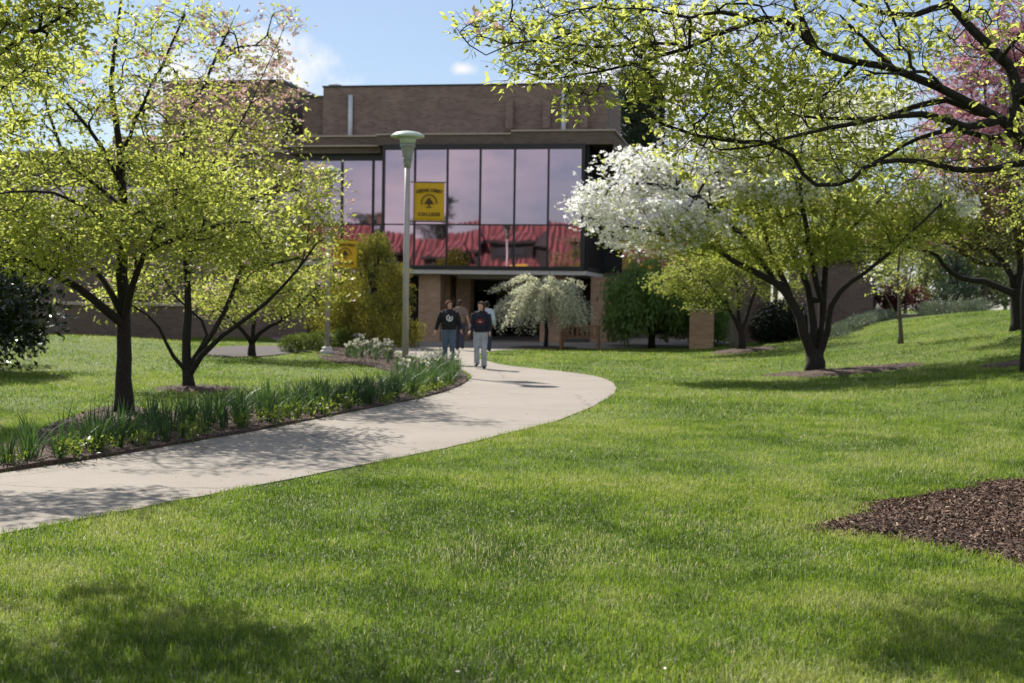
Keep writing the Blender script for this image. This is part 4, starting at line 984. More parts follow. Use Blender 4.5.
# --- near trees whose trunks stand outside the frame
NR = {'leaf_near': ('leaf', 8)}; NRL = {'leaf_near': ('leaf', 5)}; NRF = {'leaf_near': ('leaf', 5), 'pink_bract': ('flower', 1.0)}
b = Vector((4.9, 10.6, tz(4.9, 10.6)))
def nl(pts, Y0, dy, r0, r1): return (px_limb(pts, Y0, dy), r0, r1)
y0 = 10.2
tree('dogwood_tree', 'near dogwood reaching dark bare-stemmed boughs and young leaves across the upper right', 'tree', b,
     [([b-Vector((0, 0, .1)), b+Vector((-.03, 0, .7)), b+Vector((-.1, -.05, 1.3))]+px_limb([(1110, 215), (1060, 175), (1024, 140), (998, 118), (945, 91), (892, 69), (837, 58), (813, 47), (784, 19), (757, 20), (740, 26), (689, 47), (651, 58), (604, 70), (560, 78)], 10.4, -.6), .100, .005),
      nl([(1012, 128), (1016, 100), (1012, 70), (989, 47), (965, 22), (945, 4), (916, 15), (872, 10), (845, -6)], y0, .3, .055, .012),
      nl([(1000, 120), (965, 126), (945, 120), (916, 114), (866, 120), (830, 128), (799, 135), (755, 146), (720, 150)], y0, -.5, .036, .007),
      nl([(992, 114), (974, 111), (950, 101), (933, 102), (910, 108), (886, 117), (851, 119), (796, 116), (760, 108)], y0, .7, .034, .006),
      nl([(1075, 188), (1050, 168), (1024, 162), (980, 171), (950, 169), (913, 160), (869, 165), (848, 182), (810, 184), (796, 161), (772, 143), (745, 142)], y0, -.4, .034, .006),
      nl([(1010, 135), (985, 138), (957, 129), (930, 135), (907, 143), (885, 158), (868, 166)], y0, .2, .026, .012),
      nl([(892, 69), (880, 55), (869, 44), (857, 33), (840, 15)], y0, .4, .03, .007),
      nl([(815, 50), (804, 26), (797, 10), (788, -12)], y0, -.2, .034, .012),
      nl([(1020, 100), (1035, 70), (1045, 30), (1060, -20)], y0, .5, .06, .02),
      nl([(945, 4), (960, -15), (985, -30)], y0, .2, .03, .012),
      nl([(1000, 60), (1012, 45), (1030, 30)], y0, -.4, .022, .008),
      nl([(945, 92), (930, 75), (915, 72), (890, 74), (865, 70)], y0, -.5, .016, .006),
      nl([(857, 63), (845, 75), (825, 95), (800, 100), (770, 96)], y0, .4, .016, .005),
      nl([(757, 20), (720, 12), (690, 18), (650, 10), (600, 8), (560, 14)], 9.7, -.3, .014, .004),
      nl([(689, 47), (650, 42), (600, 48), (550, 40), (510, 45), (485, 55), (470, 45), (460, 33)], 9.7, -.2, .013, .003),
      nl([(740, 142), (700, 135), (670, 128), (640, 110)], 9.8, .2, .01, .004),
      nl([(604, 70), (560, 60), (530, 72), (510, 66)], 9.7, .1, .009, .003)],
     [cl(500, 38, 9.6, .34, .4, .16, 20, NR), cl(468, 32, 9.6, .12, .2, .07, 6, NRF), cl(560, 30, 9.7, .38, .5, .22, 36, NR), cl(540, 66, 9.6, .30, .4, .13, 26, NR), cl(600, 62, 9.7, .32, .5, .15, 32, NR), cl(622, 25, 9.8, .38, .6, .22, 36, NR),
      cl(680, 35, 9.9, .38, .7, .22, 36, NR), cl(665, 75, 9.8, .34, .6, .18, 30, NR), cl(735, 60, 9.9, .38, .7, .24, 44, NR), cl(690, 118, 9.8, .32, .6, .22, 34, NR), cl(745, 105, 9.9, .36, .7, .22, 44, NR), cl(765, 150, 9.9, .32, .6, .18, 30, NR), cl(650, 100, 9.8, .2, .5, .12, 12, NR),
      cl(790, 60, 10.1, .34, .7, .3, 38, NR), cl(820, 95, 10, .32, .7, .2, 28, NR), cl(840, 22, 10.2, .42, .7, .22, 30, NR), cl(850, 140, 10, .36, .7, .16, 22, NRL), cl(900, 40, 10.2, .36, .7, .2, 16, NRL), cl(900, 95, 10.1, .36, .7, .2, 16, NRL), cl(930, 140, 10.1, .38, .7, .2, 18, NRL), cl(975, 60, 10.4, .36, .7, .28, 18, NRL),
      cl(990, 160, 10.1, .3, .6, .14, 12, NRL), cl(1040, 90, 10.4, .4, .7, .4, 20, NRL), cl(985, 10, 10.4, .4, .8, .2, 18, NRL), cl(820, 165, 10, .3, .5, .1, 12, NRL), cl(770, 5, 10, .4, .7, .2, 26, NR), cl(700, 5, 9.9, .4, .7, .16, 24, NR),
      cl(720, 85, 10.2, .5, 1.0, .3, 50, NR), cl(800, 130, 10.6, .5, 1.0, .3, 46, NR), cl(640, 60, 10.2, .45, .9, .28, 34, NR), cl(860, 70, 10.6, .5, .7, .35, 40, NR), cl(700, 150, 10.2, .3, .5, .16, 26, NR), cl(580, 95, 9.8, .22, .4, .10, 16, NR), cl(900, 175, 10.3, .45, .6, .14, 22, NR), cl(950, 30, 10.6, .4, .6, .3, 24, NR),
      cl(520, 28, 10.7, .4, .4, .16, 18, NR), cl(565, 45, 11.0, .4, .4, .16, 18, NR), cl(600, 8, 10.8, .4, .5, .14, 18, NR), cl(520, -50, 10.9, .6, .6, .2, 46, NR), cl(600, -65, 11.2, .7, .7, .25, 50, NR), cl(680, -60, 11.4, .6, .7, .25, 40, NR),  # last three clumps, out of view, are added to shade the lower right lawn
      cl(900, -60, 10.2, .9, 1.2, .4, 26, NR), cl(1080, 0, 11, .9, 1.4, .7, 60, NR), cl(1150, 120, 10.5, .9, 1.4, .6, 50, NR), cl(1120, -90, 11, 1.1, 1.4, .6, 60, NR), cl(1060, 160, 9.3, .5, .8, .3, 26, NR), cl(980, -110, 10.2, 1.0, 1.2, .4, 50, NR), cl(1100, 100, 9.2, .7, .7, .5, 40, NR)],
     seed=21, no_attach=.3, tip_r=.0020, leafL=(.036, .072), spray=(8, .14, .6), step=.11, fine=True, near=True, fwd=.85, power=.35, dens=.95)
b = Vector((-6.3, 11.2, 0))
tree('dogwood_tree', 'near dogwood at the upper left edge, its leafy twig ends reaching into view', 'tree', b,
     [([b-Vector((0, 0, .1)), b+Vector((.05, 0, .8)), b+Vector((.1, 0, 1.6))]+[b+Vector((.2, -.1, 2.4)), b+Vector((.3, -.2, 3.4)), b+Vector((.2, -.3, 4.6))], .16, .04),
      ([b+Vector((.1, 0, 1.6)), b+Vector((.9, -.4, 2.1))]+px_limb([(-95, 95), (-40, 70), (-5, 56), (20, 38), (45, 27), (75, 8)], 10.2, -.4), .055, .006),
      ([b+Vector((.15, 0, 1.9)), b+Vector((1.1, .1, 2.3))]+px_limb([(-90, 105), (-35, 96), (0, 88), (22, 72), (36, 62)], 10.4, .2), .04, .006),
      ([b+Vector((.2, -.1, 2.4)), b+Vector((.5, -1.3, 3.0)), b+Vector((1.2, -2.0, 3.3)), b+Vector((2.2, -2.4, 3.4))], .05, .012),
      ([b+Vector((.25, -.1, 2.9)), b+Vector((1.2, -.9, 3.6)), b+Vector((2.3, -1.3, 3.9)), b+Vector((3.2, -1.6, 4.0))], .05, .012),
      ([b+Vector((.2, -.1, 2.5)), b+Vector((.2, 1.0, 3.2)), b+Vector((.4, 2.2, 3.6)), b+Vector((.9, 3.4, 3.9))], .05, .012),
      ([b+Vector((.25, -.1, 2.9)), b+Vector((-.8, .6, 3.6)), b+Vector((-1.6, .6, 4.2))], .06, .015)],
     [cl(40, 28, 10, .34, .5, .16, 26, NR), cl(5, 60, 10, .26, .5, .18, 22, NR), cl(10, 10, 10, .3, .5, .14, 20, NR), cl(15, 130, 10.2, .2, .3, .12, 7, NR), cl(75, 12, 10, .2, .3, .09, 8, NR), cl(-10, 140, 10.2, .2, .3, .2, 12, NR), cl(48, 75, 10.2, .16, .3, .1, 7, NRL),
      (b+Vector((1.8, -2.2, 3.3)), (1.1, .9, .35), 80, NR), (b+Vector((2.9, -1.7, 3.9)), (1.0, .9, .35), 60, NR), (b+Vector((.6, -1.2, 3.6)), (1.2, 1.2, .6), 70, NR), (b+Vector((0, 0, 4.6)), (1.4, 1.4, .7), 70, NR), (b+Vector((2.2, -.5, 4.5)), (.9, .8, .3), 60, NR), (b+Vector((3.1, -1.0, 4.7)), (.9, .7, .25), 50, NR), (b+Vector((.4, 3.0, 3.7)), (.8, .9, .3), 110, NR), (b+Vector((1.0, 3.7, 4.0)), (.6, .8, .3), 70, NR), (b+Vector((-1.2, .6, 4)), (1.2, 1.2, .7), 40, NR)],
     seed=22, no_attach=.5, tip_r=.0026, leafL=(.05, .08), spray=(8, .14, .6), step=.14, fine=True, near=True, fwd=.85, power=.42, dens=1.5)

# ---------------------------------------------------------------- lumpy leafy masses
def leafmass(lumps, n, L, wr, mode='out', flat=1.0, shell=.35):
    """lumps: [(centre, radii)]; leaves near the surface of each lump, ends outwards"""
    vol = np.array([(r[0]*r[1]*r[2])**(2/3) for c, r in lumps]); cnt = np.maximum(8, (n*vol/vol.sum()).astype(int))
    P, A, Nn, T = [], [], [], []
    for (c, r), k in zip(lumps, cnt):
        u = nrm(rng.normal(0, 1, (k, 3))); s = 1-shell*rng.random((k, 1))**1.5
        bump = np.array([1+.20*mnoise.noise(Vector(q*2.6)+Vector(c)) for q in u])[:, None]
        p = np.array(c)+u*np.array(r)*s*bump
        P.append(p)
        if mode == 'out': a = u*.7+rng.normal(0, .5, (k, 3))+np.array([0, 0, .25])
        elif mode == 'up': a = u*.4+rng.normal(0, .3, (k, 3))+np.array([0, 0, 1.0])
        else: a = u*.35+rng.normal(0, .25, (k, 3))+np.array([0, 0, -1.0])
        A.append(a); Nn.append(u+rng.normal(0, .5, (k, 3))); T.append(np.full(k, rng.normal(0, .13)))
    P, A, Nn, T = map(np.concatenate, (P, A, Nn, T)); m = len(P)
    ln = rng.uniform(*L, m)
    V, Fc, k = leaf_arrays(P, A, Nn, ln, ln*wr*rng.uniform(.8, 1.2, m), .2)
    return V, Fc, np.repeat(np.clip(.5+T+rng.normal(0, .17, m), 0, 1), k)
def shrub(name, label, cat, base, lumps, n, L, wr, mt, group=None, mode='out', stem=None, bark='bark', seed=1, shell=.35):
    global rng
    rng = np.random.default_rng(seed)
    root = empty(name, base, label, cat, group); V, Fc, A = leafmass(lumps, n, L, wr, mode, shell=shell)
    np_mesh('foliage', V, Fc, M[mt], root, A)
    if stem:
        t = MB()
        top = Vector(base)+Vector((0, 0, stem[1]))
        t.tube([Vector(base)-Vector((0, 0, .1)), Vector(base)+Vector((0, 0, stem[1]*.5)), top], [stem[0]*1.2, stem[0], stem[0]*.6], 8)
        for c, r in lumps[::max(1, len(lumps)//14)]:
            c = Vector(c); a = Vector(base)+Vector((0, 0, min(stem[1]*.95, max(.1, (c.z-base[2])*.6))))
            t.tube([a, a.lerp(c, .5)+Vector((0, 0, .1)), c], [stem[0]*.4, stem[0]*.25, stem[0]*.1], 5, cap=False)
        t.build('trunk', M[bark], root, smooth=True)
    return root
def cone_lumps(base, H, R, n, r0, seed, top=.12, pw=.8):
    q = np.random.default_rng(seed); out = []
    for i in range(n):
        t = q.random()**1.15; rad = R*((1-t)**pw*(1-top)+top)*(.9 if t > .08 else .75); a = q.uniform(0, 6.28); k = rad*q.uniform(.55, .95)
        s = r0*(1.1-.55*t)*q.uniform(.75, 1.25)
        out.append(((base[0]+k*math.cos(a), base[1]+k*math.sin(a), base[2]+.1+t*H*.93+s*.3), (s, s, s*.8)))
    return out
b = on(373, 49.5)
shrub('conifer_shrub', 'broad golden-green conifer left of the entrance', 'shrub', b, cone_lumps(b, 3.75, 2.35, 95, .55, 3, top=.13, pw=.7), 34000, (.07, .15), .30, 'gold_conifer', stem=(.16, 2.6), seed=31, mode='up', shell=.45)
# magnolia, left edge
b = Vector((-11.6, 29.5, 0)); b.z = tz(b.x, b.y)
q = np.random.default_rng(4)
lumps = [((b.x+q.normal(0, 1.0), b.y+q.normal(0, 1.0), b.z+q.uniform(.5, 3.0)), (q.uniform(.35, .6),)*3) for i in range(75)]
lumps = [l for l in lumps if (l[0][0]-b.x) < 1.75-.25*abs(l[0][2]-1.4)]
shrub('magnolia_tree', 'dark glossy-leaved evergreen magnolia at the left edge of the lawn', 'tree', b, lumps, 15000, (.12, .2), .42, 'magnolia', stem=(.12, 2.6), seed=32, shell=.7)
# dark drooping shrub by the right wing, yew, box balls, grey cover, maple
q = np.random.default_rng(7)
b = on(652, 52.5)
lumps = []
for i in range(95):
    px = q.uniform(610, 722); top = 278-22*math.exp(-((px-655)/30)**2)+8*q.random(); py = q.uniform(top+4, 330); c = at(px, py, 52.5+q.uniform(-1, 1.2)); s = q.uniform(.3, .55)
    lumps.append((tuple(c), (s, s, s*1.3)))
shrub('weeping_shrub', 'large dark green drooping shrub with sunlit top, right of the entrance', 'shrub', b, lumps, 17000, (.12, .22), .4, 'ivy', stem=(.12, 1.8), mode='down', seed=33, shell=.6)
b = on(784, 50)
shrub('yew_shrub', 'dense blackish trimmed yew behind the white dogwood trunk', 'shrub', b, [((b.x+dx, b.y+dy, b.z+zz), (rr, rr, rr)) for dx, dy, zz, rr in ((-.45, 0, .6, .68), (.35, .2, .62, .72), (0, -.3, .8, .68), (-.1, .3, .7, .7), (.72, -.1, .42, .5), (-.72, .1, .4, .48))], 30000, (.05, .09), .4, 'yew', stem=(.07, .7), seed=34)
boxes = [(290, 352, .26), (301, 351, .30), (313, 350, .30), (325, 349, .33), (338, 347, .36), (350, 345, .34)]
b0 = None
for i, (px, py, r) in enumerate(boxes):
    p = G(px, py+1)
    if b0 is None:
        b0 = shrub('boxwood_shrub', 'round clipped light green boxwood in the row at the lawn edge', 'shrub', p, [((p.x, p.y, p.z+.22), (.33, .33, .27)), ((p.x+.1, p.y, p.z+.26), (.28, .28, .25))], 2600, (.035, .06), .5, 'box', group='clipped boxwoods in a row', stem=(.03, .3), seed=35); k0 = r
    else:
        c = copy_tree(b0); c.location = p; c.rotation_euler.z = i*1.3; c.scale = (r/.3, r/.3, r/.28)
# ground cover along the left edge of the slope
q = np.random.default_rng(9)
lumps = []
for i in range(90):
    t = q.random(); px = 832+62*t; Y = 47+11*t+q.uniform(-.7, .7); p = on(px+q.uniform(-4, 4), Y); s = q.uniform(.22, .38)
    lumps.append(((p.x, p.y, p.z+.12), (s, s, s*.8)))
rng = np.random.default_rng(77)
V, Fc, A = leafmass(lumps, 9000, (.06, .12), .4, 'up')
tag(np_mesh('ground_cover', V, Fc, M['grey_cover'], attr=A), kind='stuff')
lumps = []
for i in range(70):
    px = q.uniform(925, 985); p = on(px, 56+q.uniform(-1, 1)); s = q.uniform(.25, .42); lumps.append(((p.x, p.y, p.z+.2), (s, s, s)))
V, Fc, A = leafmass(lumps, 7000, (.06, .12), .4, 'up')
tag(np_mesh('ground_cover', V, Fc, M['grey_cover'], attr=A), kind='stuff')
b = on(896, 59); 
lumps = [((b.x+q.normal(0, .7), b.y+q.normal(0, .6), at(893, 298+q.normal(0, 8), 59).z), (.35, .35, .25)) for i in range(34)]
shrub('maple_tree', 'small dark red-leaved maple at the crest of the slope', 'tree', b, lumps, 7000, (.06, .11), .5, 'maple', stem=(.08, 1.1), seed=36, shell=.8)
b = on(955, 60)
shrub('spruce_tree', 'small dark blue-green spruce by the far road', 'tree', b, cone_lumps(b, 3.4, 1.3, 80, .32, 5), 9000, (.10, .16), .2, 'pine', stem=(.1, 2.8), seed=37, shell=.8)
# tall pine behind the right end of the building
b = Vector((7.6, 74, 0))
q = np.random.default_rng(13); lumps = []
for i in range(90):
    py = q.uniform(66, 190); w_ = 1.0+2.2*(py-60)/130
    c = at(637+q.normal(0, 1)*14*w_/2.2, py, 74+q.normal(0, .8)); lumps.append((tuple(c), (q.uniform(.5, .9), q.uniform(.5, .9), q.uniform(.3, .5))))
shrub('pine_tree', 'tall blue-green pine behind the right end of the building', 'tree', b, lumps, 22000, (.18, .34), .22, 'pine', stem=(.22, 13), seed=38, shell=.8)
# far trees past the road
q = np.random.default_rng(15)
fars = [(815, 78, 7.5, 3.2, 'far_leaf', 'hazy green tree beyond the low dark brick building'), (850, 92, 9, 3.6, 'far_leaf', 'tall pale tree standing beyond the red maple'), (885, 104, 8, 3.2, 'leaf_fresh', 'fresh green tree beyond the road, behind the young tree'),
        (925, 96, 8.5, 3.2, 'far_leaf', 'thin pale tree across the road, between the maple and the spruce'), (965, 112, 11, 4.2, 'far_leaf', 'broad pale tree across the road behind the spruce'), (1012, 104, 9, 3.8, 'leaf_fresh', 'green tree across the road behind the spreading trunk'), (1060, 92, 10, 4, 'far_leaf', 'tall pale tree across the road past the right edge'),
        (945, 84, 5.5, 3.4, 'far_leaf', 'low broad pale tree at the near side of the road left of the spruce'), (985, 82, 5.5, 3.2, 'far_leaf', 'low pale tree at the near side of the road right of the spruce'), (1005, 130, 9, 6, 'far_leaf', 'distant wide pale tree behind the spreading trunk'), (905, 128, 9, 6, 'far_leaf', 'distant wide pale tree behind the young tree'),
        (775, 96, 12, 5.0, 'far_leaf', 'high bushy tree behind the right wing of the building')]
for i, (px, Y, H, Rr, mt, lb) in enumerate(fars):
    p = at(px, 320, Y); b = Vector((p.x, Y, tz(p.x, Y)))
    lumps = [((b.x+q.normal(0, .45)*Rr, b.y+q.normal(0, .4)*Rr, b.z+H*(.30+.68*q.random()**.8)), tuple(np.array([1, 1, .7])*q.uniform(.5, 1.0))) for k in range(48)]
    shrub('far_tree', lb, 'tree', b, lumps, 5000, (.18, .32), .5, mt, group='pale trees beyond the road', stem=(.16, H*.75), bark='bark_light', seed=60+i, shell=.9)

# conifers behind the camera that the windows mirror
for px, py, hw, lb in ((452, 203, 1.6, 'dark flat-topped cedar rising behind the red-roofed hall'), (365, 210, 1.1, 'slim dark cedar by the chimney of the red-roofed hall')):
    p = at(px, py, 148); h = p.z; m_ = mirror(p); b = Vector((m_.x, m_.y, 0)); q = np.random.default_rng(int(px)); lumps = []
    for k in range(40):
        t = q.random(); lumps.append(((b.x+q.normal(0, 1)*hw*(1.3-.9*t), b.y+q.normal(0, .8), h-5.0*(1-t)), (.8, .8, .3)))
    shrub('cedar_tree', lb, 'tree', b, lumps, 6000, (.2, .4), .2, 'pine', stem=(.3, h-1), seed=int(px), shell=.9)

# ---------------------------------------------------------------- weeping silver tree in front of the entrance
rng = np.random.default_rng(41)
b = on(546, 50.5)
root = empty('weeping_tree', b, 'small weeping tree with silvery leaves, beside the wooden bench', 'tree')
TB = MB(); P, A, T = [], [], []
top = at(546, 298, b.y)
TB.tube([b-Vector((0, 0, .1)), b+Vector((.03, 0, .6)), b+Vector((-.02, 0, 1.15)), top], [.085, .07, .06, .05], 8)
for i in range(165):
    az = rng.uniform(0, 6.28); reach = rng.uniform(.5, 1.95)*(1.0-.10*math.cos(az)); rise = rng.uniform(.15, .75)*(1.2-.35*reach)
    drop = rng.uniform(.6, 1.4)*min(1, reach/1.0)
    if rng.random() < .09: rise += .35; drop *= .2
    d = Vector((math.cos(az), math.sin(az)*.9, 0)); pts = []
    for t in np.linspace(0, 1, 9):
        pts.append(top+d*reach*(t**.8)+Vector((0, 0, rise*math.sin(min(1, t*1.6)*math.pi/2)-drop*max(0, t-.35)**1.6*2.0-.1)))
    TB.tube(pts, list(np.linspace(.018, .004, 9)), 4, cap=False)
    for k in range(210):
        t = rng.beta(1.8, 1.1)*8; j = min(int(t), 7); p = pts[j].lerp(pts[j+1], t-j)
        P.append(np.array(p)+rng.normal(0, .055, 3)); dv = np.array((pts[j+1]-pts[j]).normalized()); A.append(dv*.6+rng.normal(0, .5, 3)); T.append(rng.normal(.5, .2))
P, A, T = np.array(P), np.array(A), np.clip(np.array(T), 0, 1); ln = rng.uniform(.05, .10, len(P))
TB.build('trunk', M['bark'], root, smooth=True)
V, Fc, k = leaf_arrays(P, A, rng.normal(0, 1, P.shape)+np.array([0, 0, .5]), ln, ln*.42, .2)
np_mesh('crown', V, Fc, M['silver_leaf'], root, np.repeat(T, k))
bedw = blob(b.x+.1, b.y, 1.5, .8, 4.0); MULCHES.append(bedw)
tag(mulch(bedw, .06).build('mulch_bed', M['mulch'], smooth=True), kind='structure')

# ---------------------------------------------------------------- flower bed plants
def strap_clump(n, H, w, spread, seed, flowers=0, mt='iris'):
    """(leaf V, F, attr, flower list) around the origin"""
    q = np.random.default_rng(seed); V, Fc, A, fl = [], [], [], []
    for i in range(n):
        a = q.uniform(0, 6.28); h = H*q.uniform(.6, 1.1); ln = q.uniform(.02, .35) if q.random() < .68 else q.uniform(.4, 1.0); d = np.array([math.cos(a), math.sin(a), 0]); s = np.array([-math.sin(a+q.normal(0, .5)), math.cos(a), 0])
        o = d*q.uniform(0, spread)*.6; ww = w*q.uniform(.7, 1.2); r = q.normal(.5, .18); m0 = len(V)
        for j, t in enumerate((0, .35, .68, 1)):
            c = o+d*h*ln*t**1.8+np.array([0, 0, h*(t-.22*ln*t**3)]); wj = ww*(.8, 1, .75, .06)[j]/2
            V += [c-s*wj, c+s*wj]; A += [r, r]
        Fc += [(m0+2*j, m0+2*j+1, m0+2*j+3, m0+2*j+2) for j in range(3)]
    for i in range(flowers):
        a = q.uniform(0, 6.28); h = H*q.uniform(.85, 1.15); fl.append((np.array([math.cos(a)*spread*q.random(), math.sin(a)*spread*q.random(), h])))
    return np.array(V), np.array(Fc), np.array(A), fl
def bed_spots(px_poly_pts, n, seed, mind):
    q = np.random.default_rng(seed); out = []
    while len(out) < n:
        i = q.integers(0, len(px_poly_pts)-1); t = q.random(); (ax, ay), (bx, by) = px_poly_pts[i][:2], px_poly_pts[i+1][:2]
        h = px_poly_pts[i][2]
        p = G(ax+(bx-ax)*t, ay+(by-ay)*t+q.uniform(-1, 1)*h)
        mind *= .9995
        if all((p.xy-o.xy).length > mind for o in out): out.append(p)
    return out
protos = {}
def clump_at(name, label, cat, group, var, p, sc, rot, H=.42, n=26, w=.016, flowers=0, mt='iris', low=False, fmt='petal'):
    key = (name, var)
    if key not in protos:
        r = empty(name, p, label, cat, group); global rng
        if low:
            rng = np.random.default_rng(900+var); m = 120; P = rng.normal(0, .08, (m, 3))*np.array([1, 1, .5])+np.array([0, 0, .11])
            ln = rng.uniform(.03, .065, m); V, Fc, k = leaf_arrays(P+np.array(p), rng.normal(0, .7, (m, 3))+np.array([0, 0, .5]), rng.normal(0, .4, (m, 3))+np.array([0, 0, 1.0]), ln, ln*.5, .15)
            np_mesh('leaves', V, Fc, M['lowleaf'], r, np.repeat(np.clip(rng.normal(.5, .2, m), 0, 1), k))
            MB().tube([p-Vector((0, 0, .05)), p+Vector((0, 0, .16))], [.008, .004], 5).build('stem', M['box_stem'], r)
        else:
            V, Fc, A, fl = strap_clump(n, H, w, .12, 500+var, flowers, mt)
            np_mesh('leaves', V+np.array(p), Fc, M[mt], r, A)
            if fl:
                rng = np.random.default_rng(800+var); C = []; Nn = []
                st = MB()
                for f in fl:
                    st.tube([p, Vector(f*.6)+p, Vector(f)+p], [.004, .004, .003], 4)
                    C.append(f+np.array(p)); Nn.append(np.array([rng.normal(0, .5), -.6, .45]))
                st.build('stem', M['box_stem'], r)
                for cc, nn_ in zip(C, Nn):
                    V1, F1, k = flower_arrays(np.array([cc, cc+np.array([0, -.004, 0])]), np.array([nn_, nn_]), np.array([.038, .034]))
                    np_mesh('flower', V1, F1, M[fmt], r, np.full(len(V1), rng.random()))
        protos[key] = r
    else:
        r = copy_tree(protos[key]); r.location = p
    r.rotation_euler.z = rot; r.scale = (sc, sc, sc)
    return r
M['box_stem'] = plain('green_stem', (0.08, 0.12, 0.03), 0.6)
front = [(-40, 471, 5), (60, 458, 6), (120, 446, 8), (200, 431, 8), (270, 420, 7), (330, 409, 6), (385, 399, 6), (425, 390, 6), (455, 381, 4)]
q = random.Random(3)
for i, p in enumerate(bed_spots(front, 130, 5, .33)):
    p.z += .03
    clump_at('iris_clump', 'upright clump of dark green strap leaves without flowers in the long bed beside the path', 'plant', 'strap-leaved clumps lining the path', i % 7, p, q.uniform(.7, 1.25), q.uniform(0, 6.28), H=.43, n=(18, 30, 24, 14, 34, 22, 28)[i % 7], w=.017)
for i, p in enumerate(bed_spots([(-20, 476, 3), (60, 464, 4), (130, 452, 5), (210, 438, 5), (290, 424, 4), (370, 410, 4), (430, 396, 3), (450, 386, 2)], 22, 8, .4)):
    p.z += .03
    clump_at('leafy_plant', 'low light green leafy plant at the foot of the strap-leaved clumps', 'plant', 'low leafy plants in the path bed', i % 4, p, q.uniform(.7, 1.3), q.uniform(0, 6.28), low=True)
tipz = [(395, 374, 3), (425, 371, 3.5), (445, 374, 4), (460, 377, 3)]
for i, p in enumerate(bed_spots(tipz+[(430, 382, 4), (400, 386, 4)], 34, 9, .3)):
    p.z += .03
    clump_at('daffodil_clump', 'bluish daffodil clump with a few pale flowers in the bed tip round the lamp post', 'plant', 'daffodils round the lamp post', i % 4, p, q.uniform(.85, 1.15), q.uniform(0, 6.28), H=.40, n=26, w=.016, flowers=3, mt='iris_blue')
for i, p in enumerate(bed_spots([(345, 357, 3), (370, 357, 4), (392, 362, 3), (380, 352, 3), (350, 349, 3)], 30, 10, .38)):
    p.z += .03
    clump_at('white_daffodil_clump', 'daffodil clump thick with white flowers in the bed by the golden conifer', 'plant', 'white daffodils by the golden conifer', i % 4, p, q.uniform(.85, 1.2), q.uniform(0, 6.28), H=.36, n=22, w=.016, flowers=11, mt='iris_blue')
# ================================================================ LAMP POSTS, BANNERS, BENCH
def text_mesh(s, size, fn=None, spacing=1.0):
    cu = bpy.data.curves.new('lettering', 'FONT'); cu.body = s; cu.size = size; cu.align_x = 'CENTER'; cu.align_y = 'CENTER'; cu.extrude = .002; cu.space_character = spacing; cu.resolution_u = 3; cu.offset = .0035
    o = bpy.data.objects.new('lettering', cu); COL.objects.link(o)
    me = bpy.data.meshes.new_from_object(o.evaluated_get(bpy.context.evaluated_depsgraph_get()))
    v = [tuple(x.co) for x in me.vertices]; f = [tuple(p.vertices) for p in me.polygons]
    bpy.data.objects.remove(o); bpy.data.curves.remove(cu); bpy.data.meshes.remove(me)
    return v, f
def lamp(p, label):
    r = empty('lamp_post', p, label, 'lamp post', 'lamp posts along the path')
    MB().lathe(p, [(.20, -.1), (.20, .07), (.17, .10), (.15, .10), (.15, .17), (.10, .20)], 20).build('base', M['concrete'], r, bevel=.008)
    MB().lathe(p, [(.076, .10), (.070, 2.5), (.063, 4.72)], 18).build('pole', M['pole'], r, smooth=True)
    h = MB().lathe(p, [(.075, 4.62), (.08, 4.70), (.10, 4.76), (.125, 4.95), (.165, 5.12), (.172, 5.16)], 24).build('lamp_head', M['lampgrey'], r, smooth=True)
    for z in (4.80, 5.09): MB().lathe(p, [(.11+(z-4.8)*.20, z), (.122+(z-4.8)*.20, z+.01), (.122+(z-4.8)*.20, z+.022), (.11+(z-4.8)*.20, z+.03)], 24).build('ring', M['lampgrey'], h, smooth=True)
    MB().lathe(p, [(.165, 5.163), (.185, 5.25), (.20, 5.30)], 24).build('lens', M['lampcap'], h, smooth=True)
    MB().lathe(p, [(.20, 5.302), (.37, 5.305), (.385, 5.325), (.36, 5.36), (.27, 5.41), (.14, 5.44), (.02, 5.45)], 28).build('cap', M['lampcap'], h, smooth=True)
    return r
p1 = G(405, 372); p2 = G(327, 353.5)
l1 = lamp(p1, 'nearer grey lamp post with a disc cap, in the bed tip by the path')
l2 = copy_tree(l1); l2.location = p2; l2['label'] = 'farther grey lamp post among the dogwood twigs, left of the golden conifer'
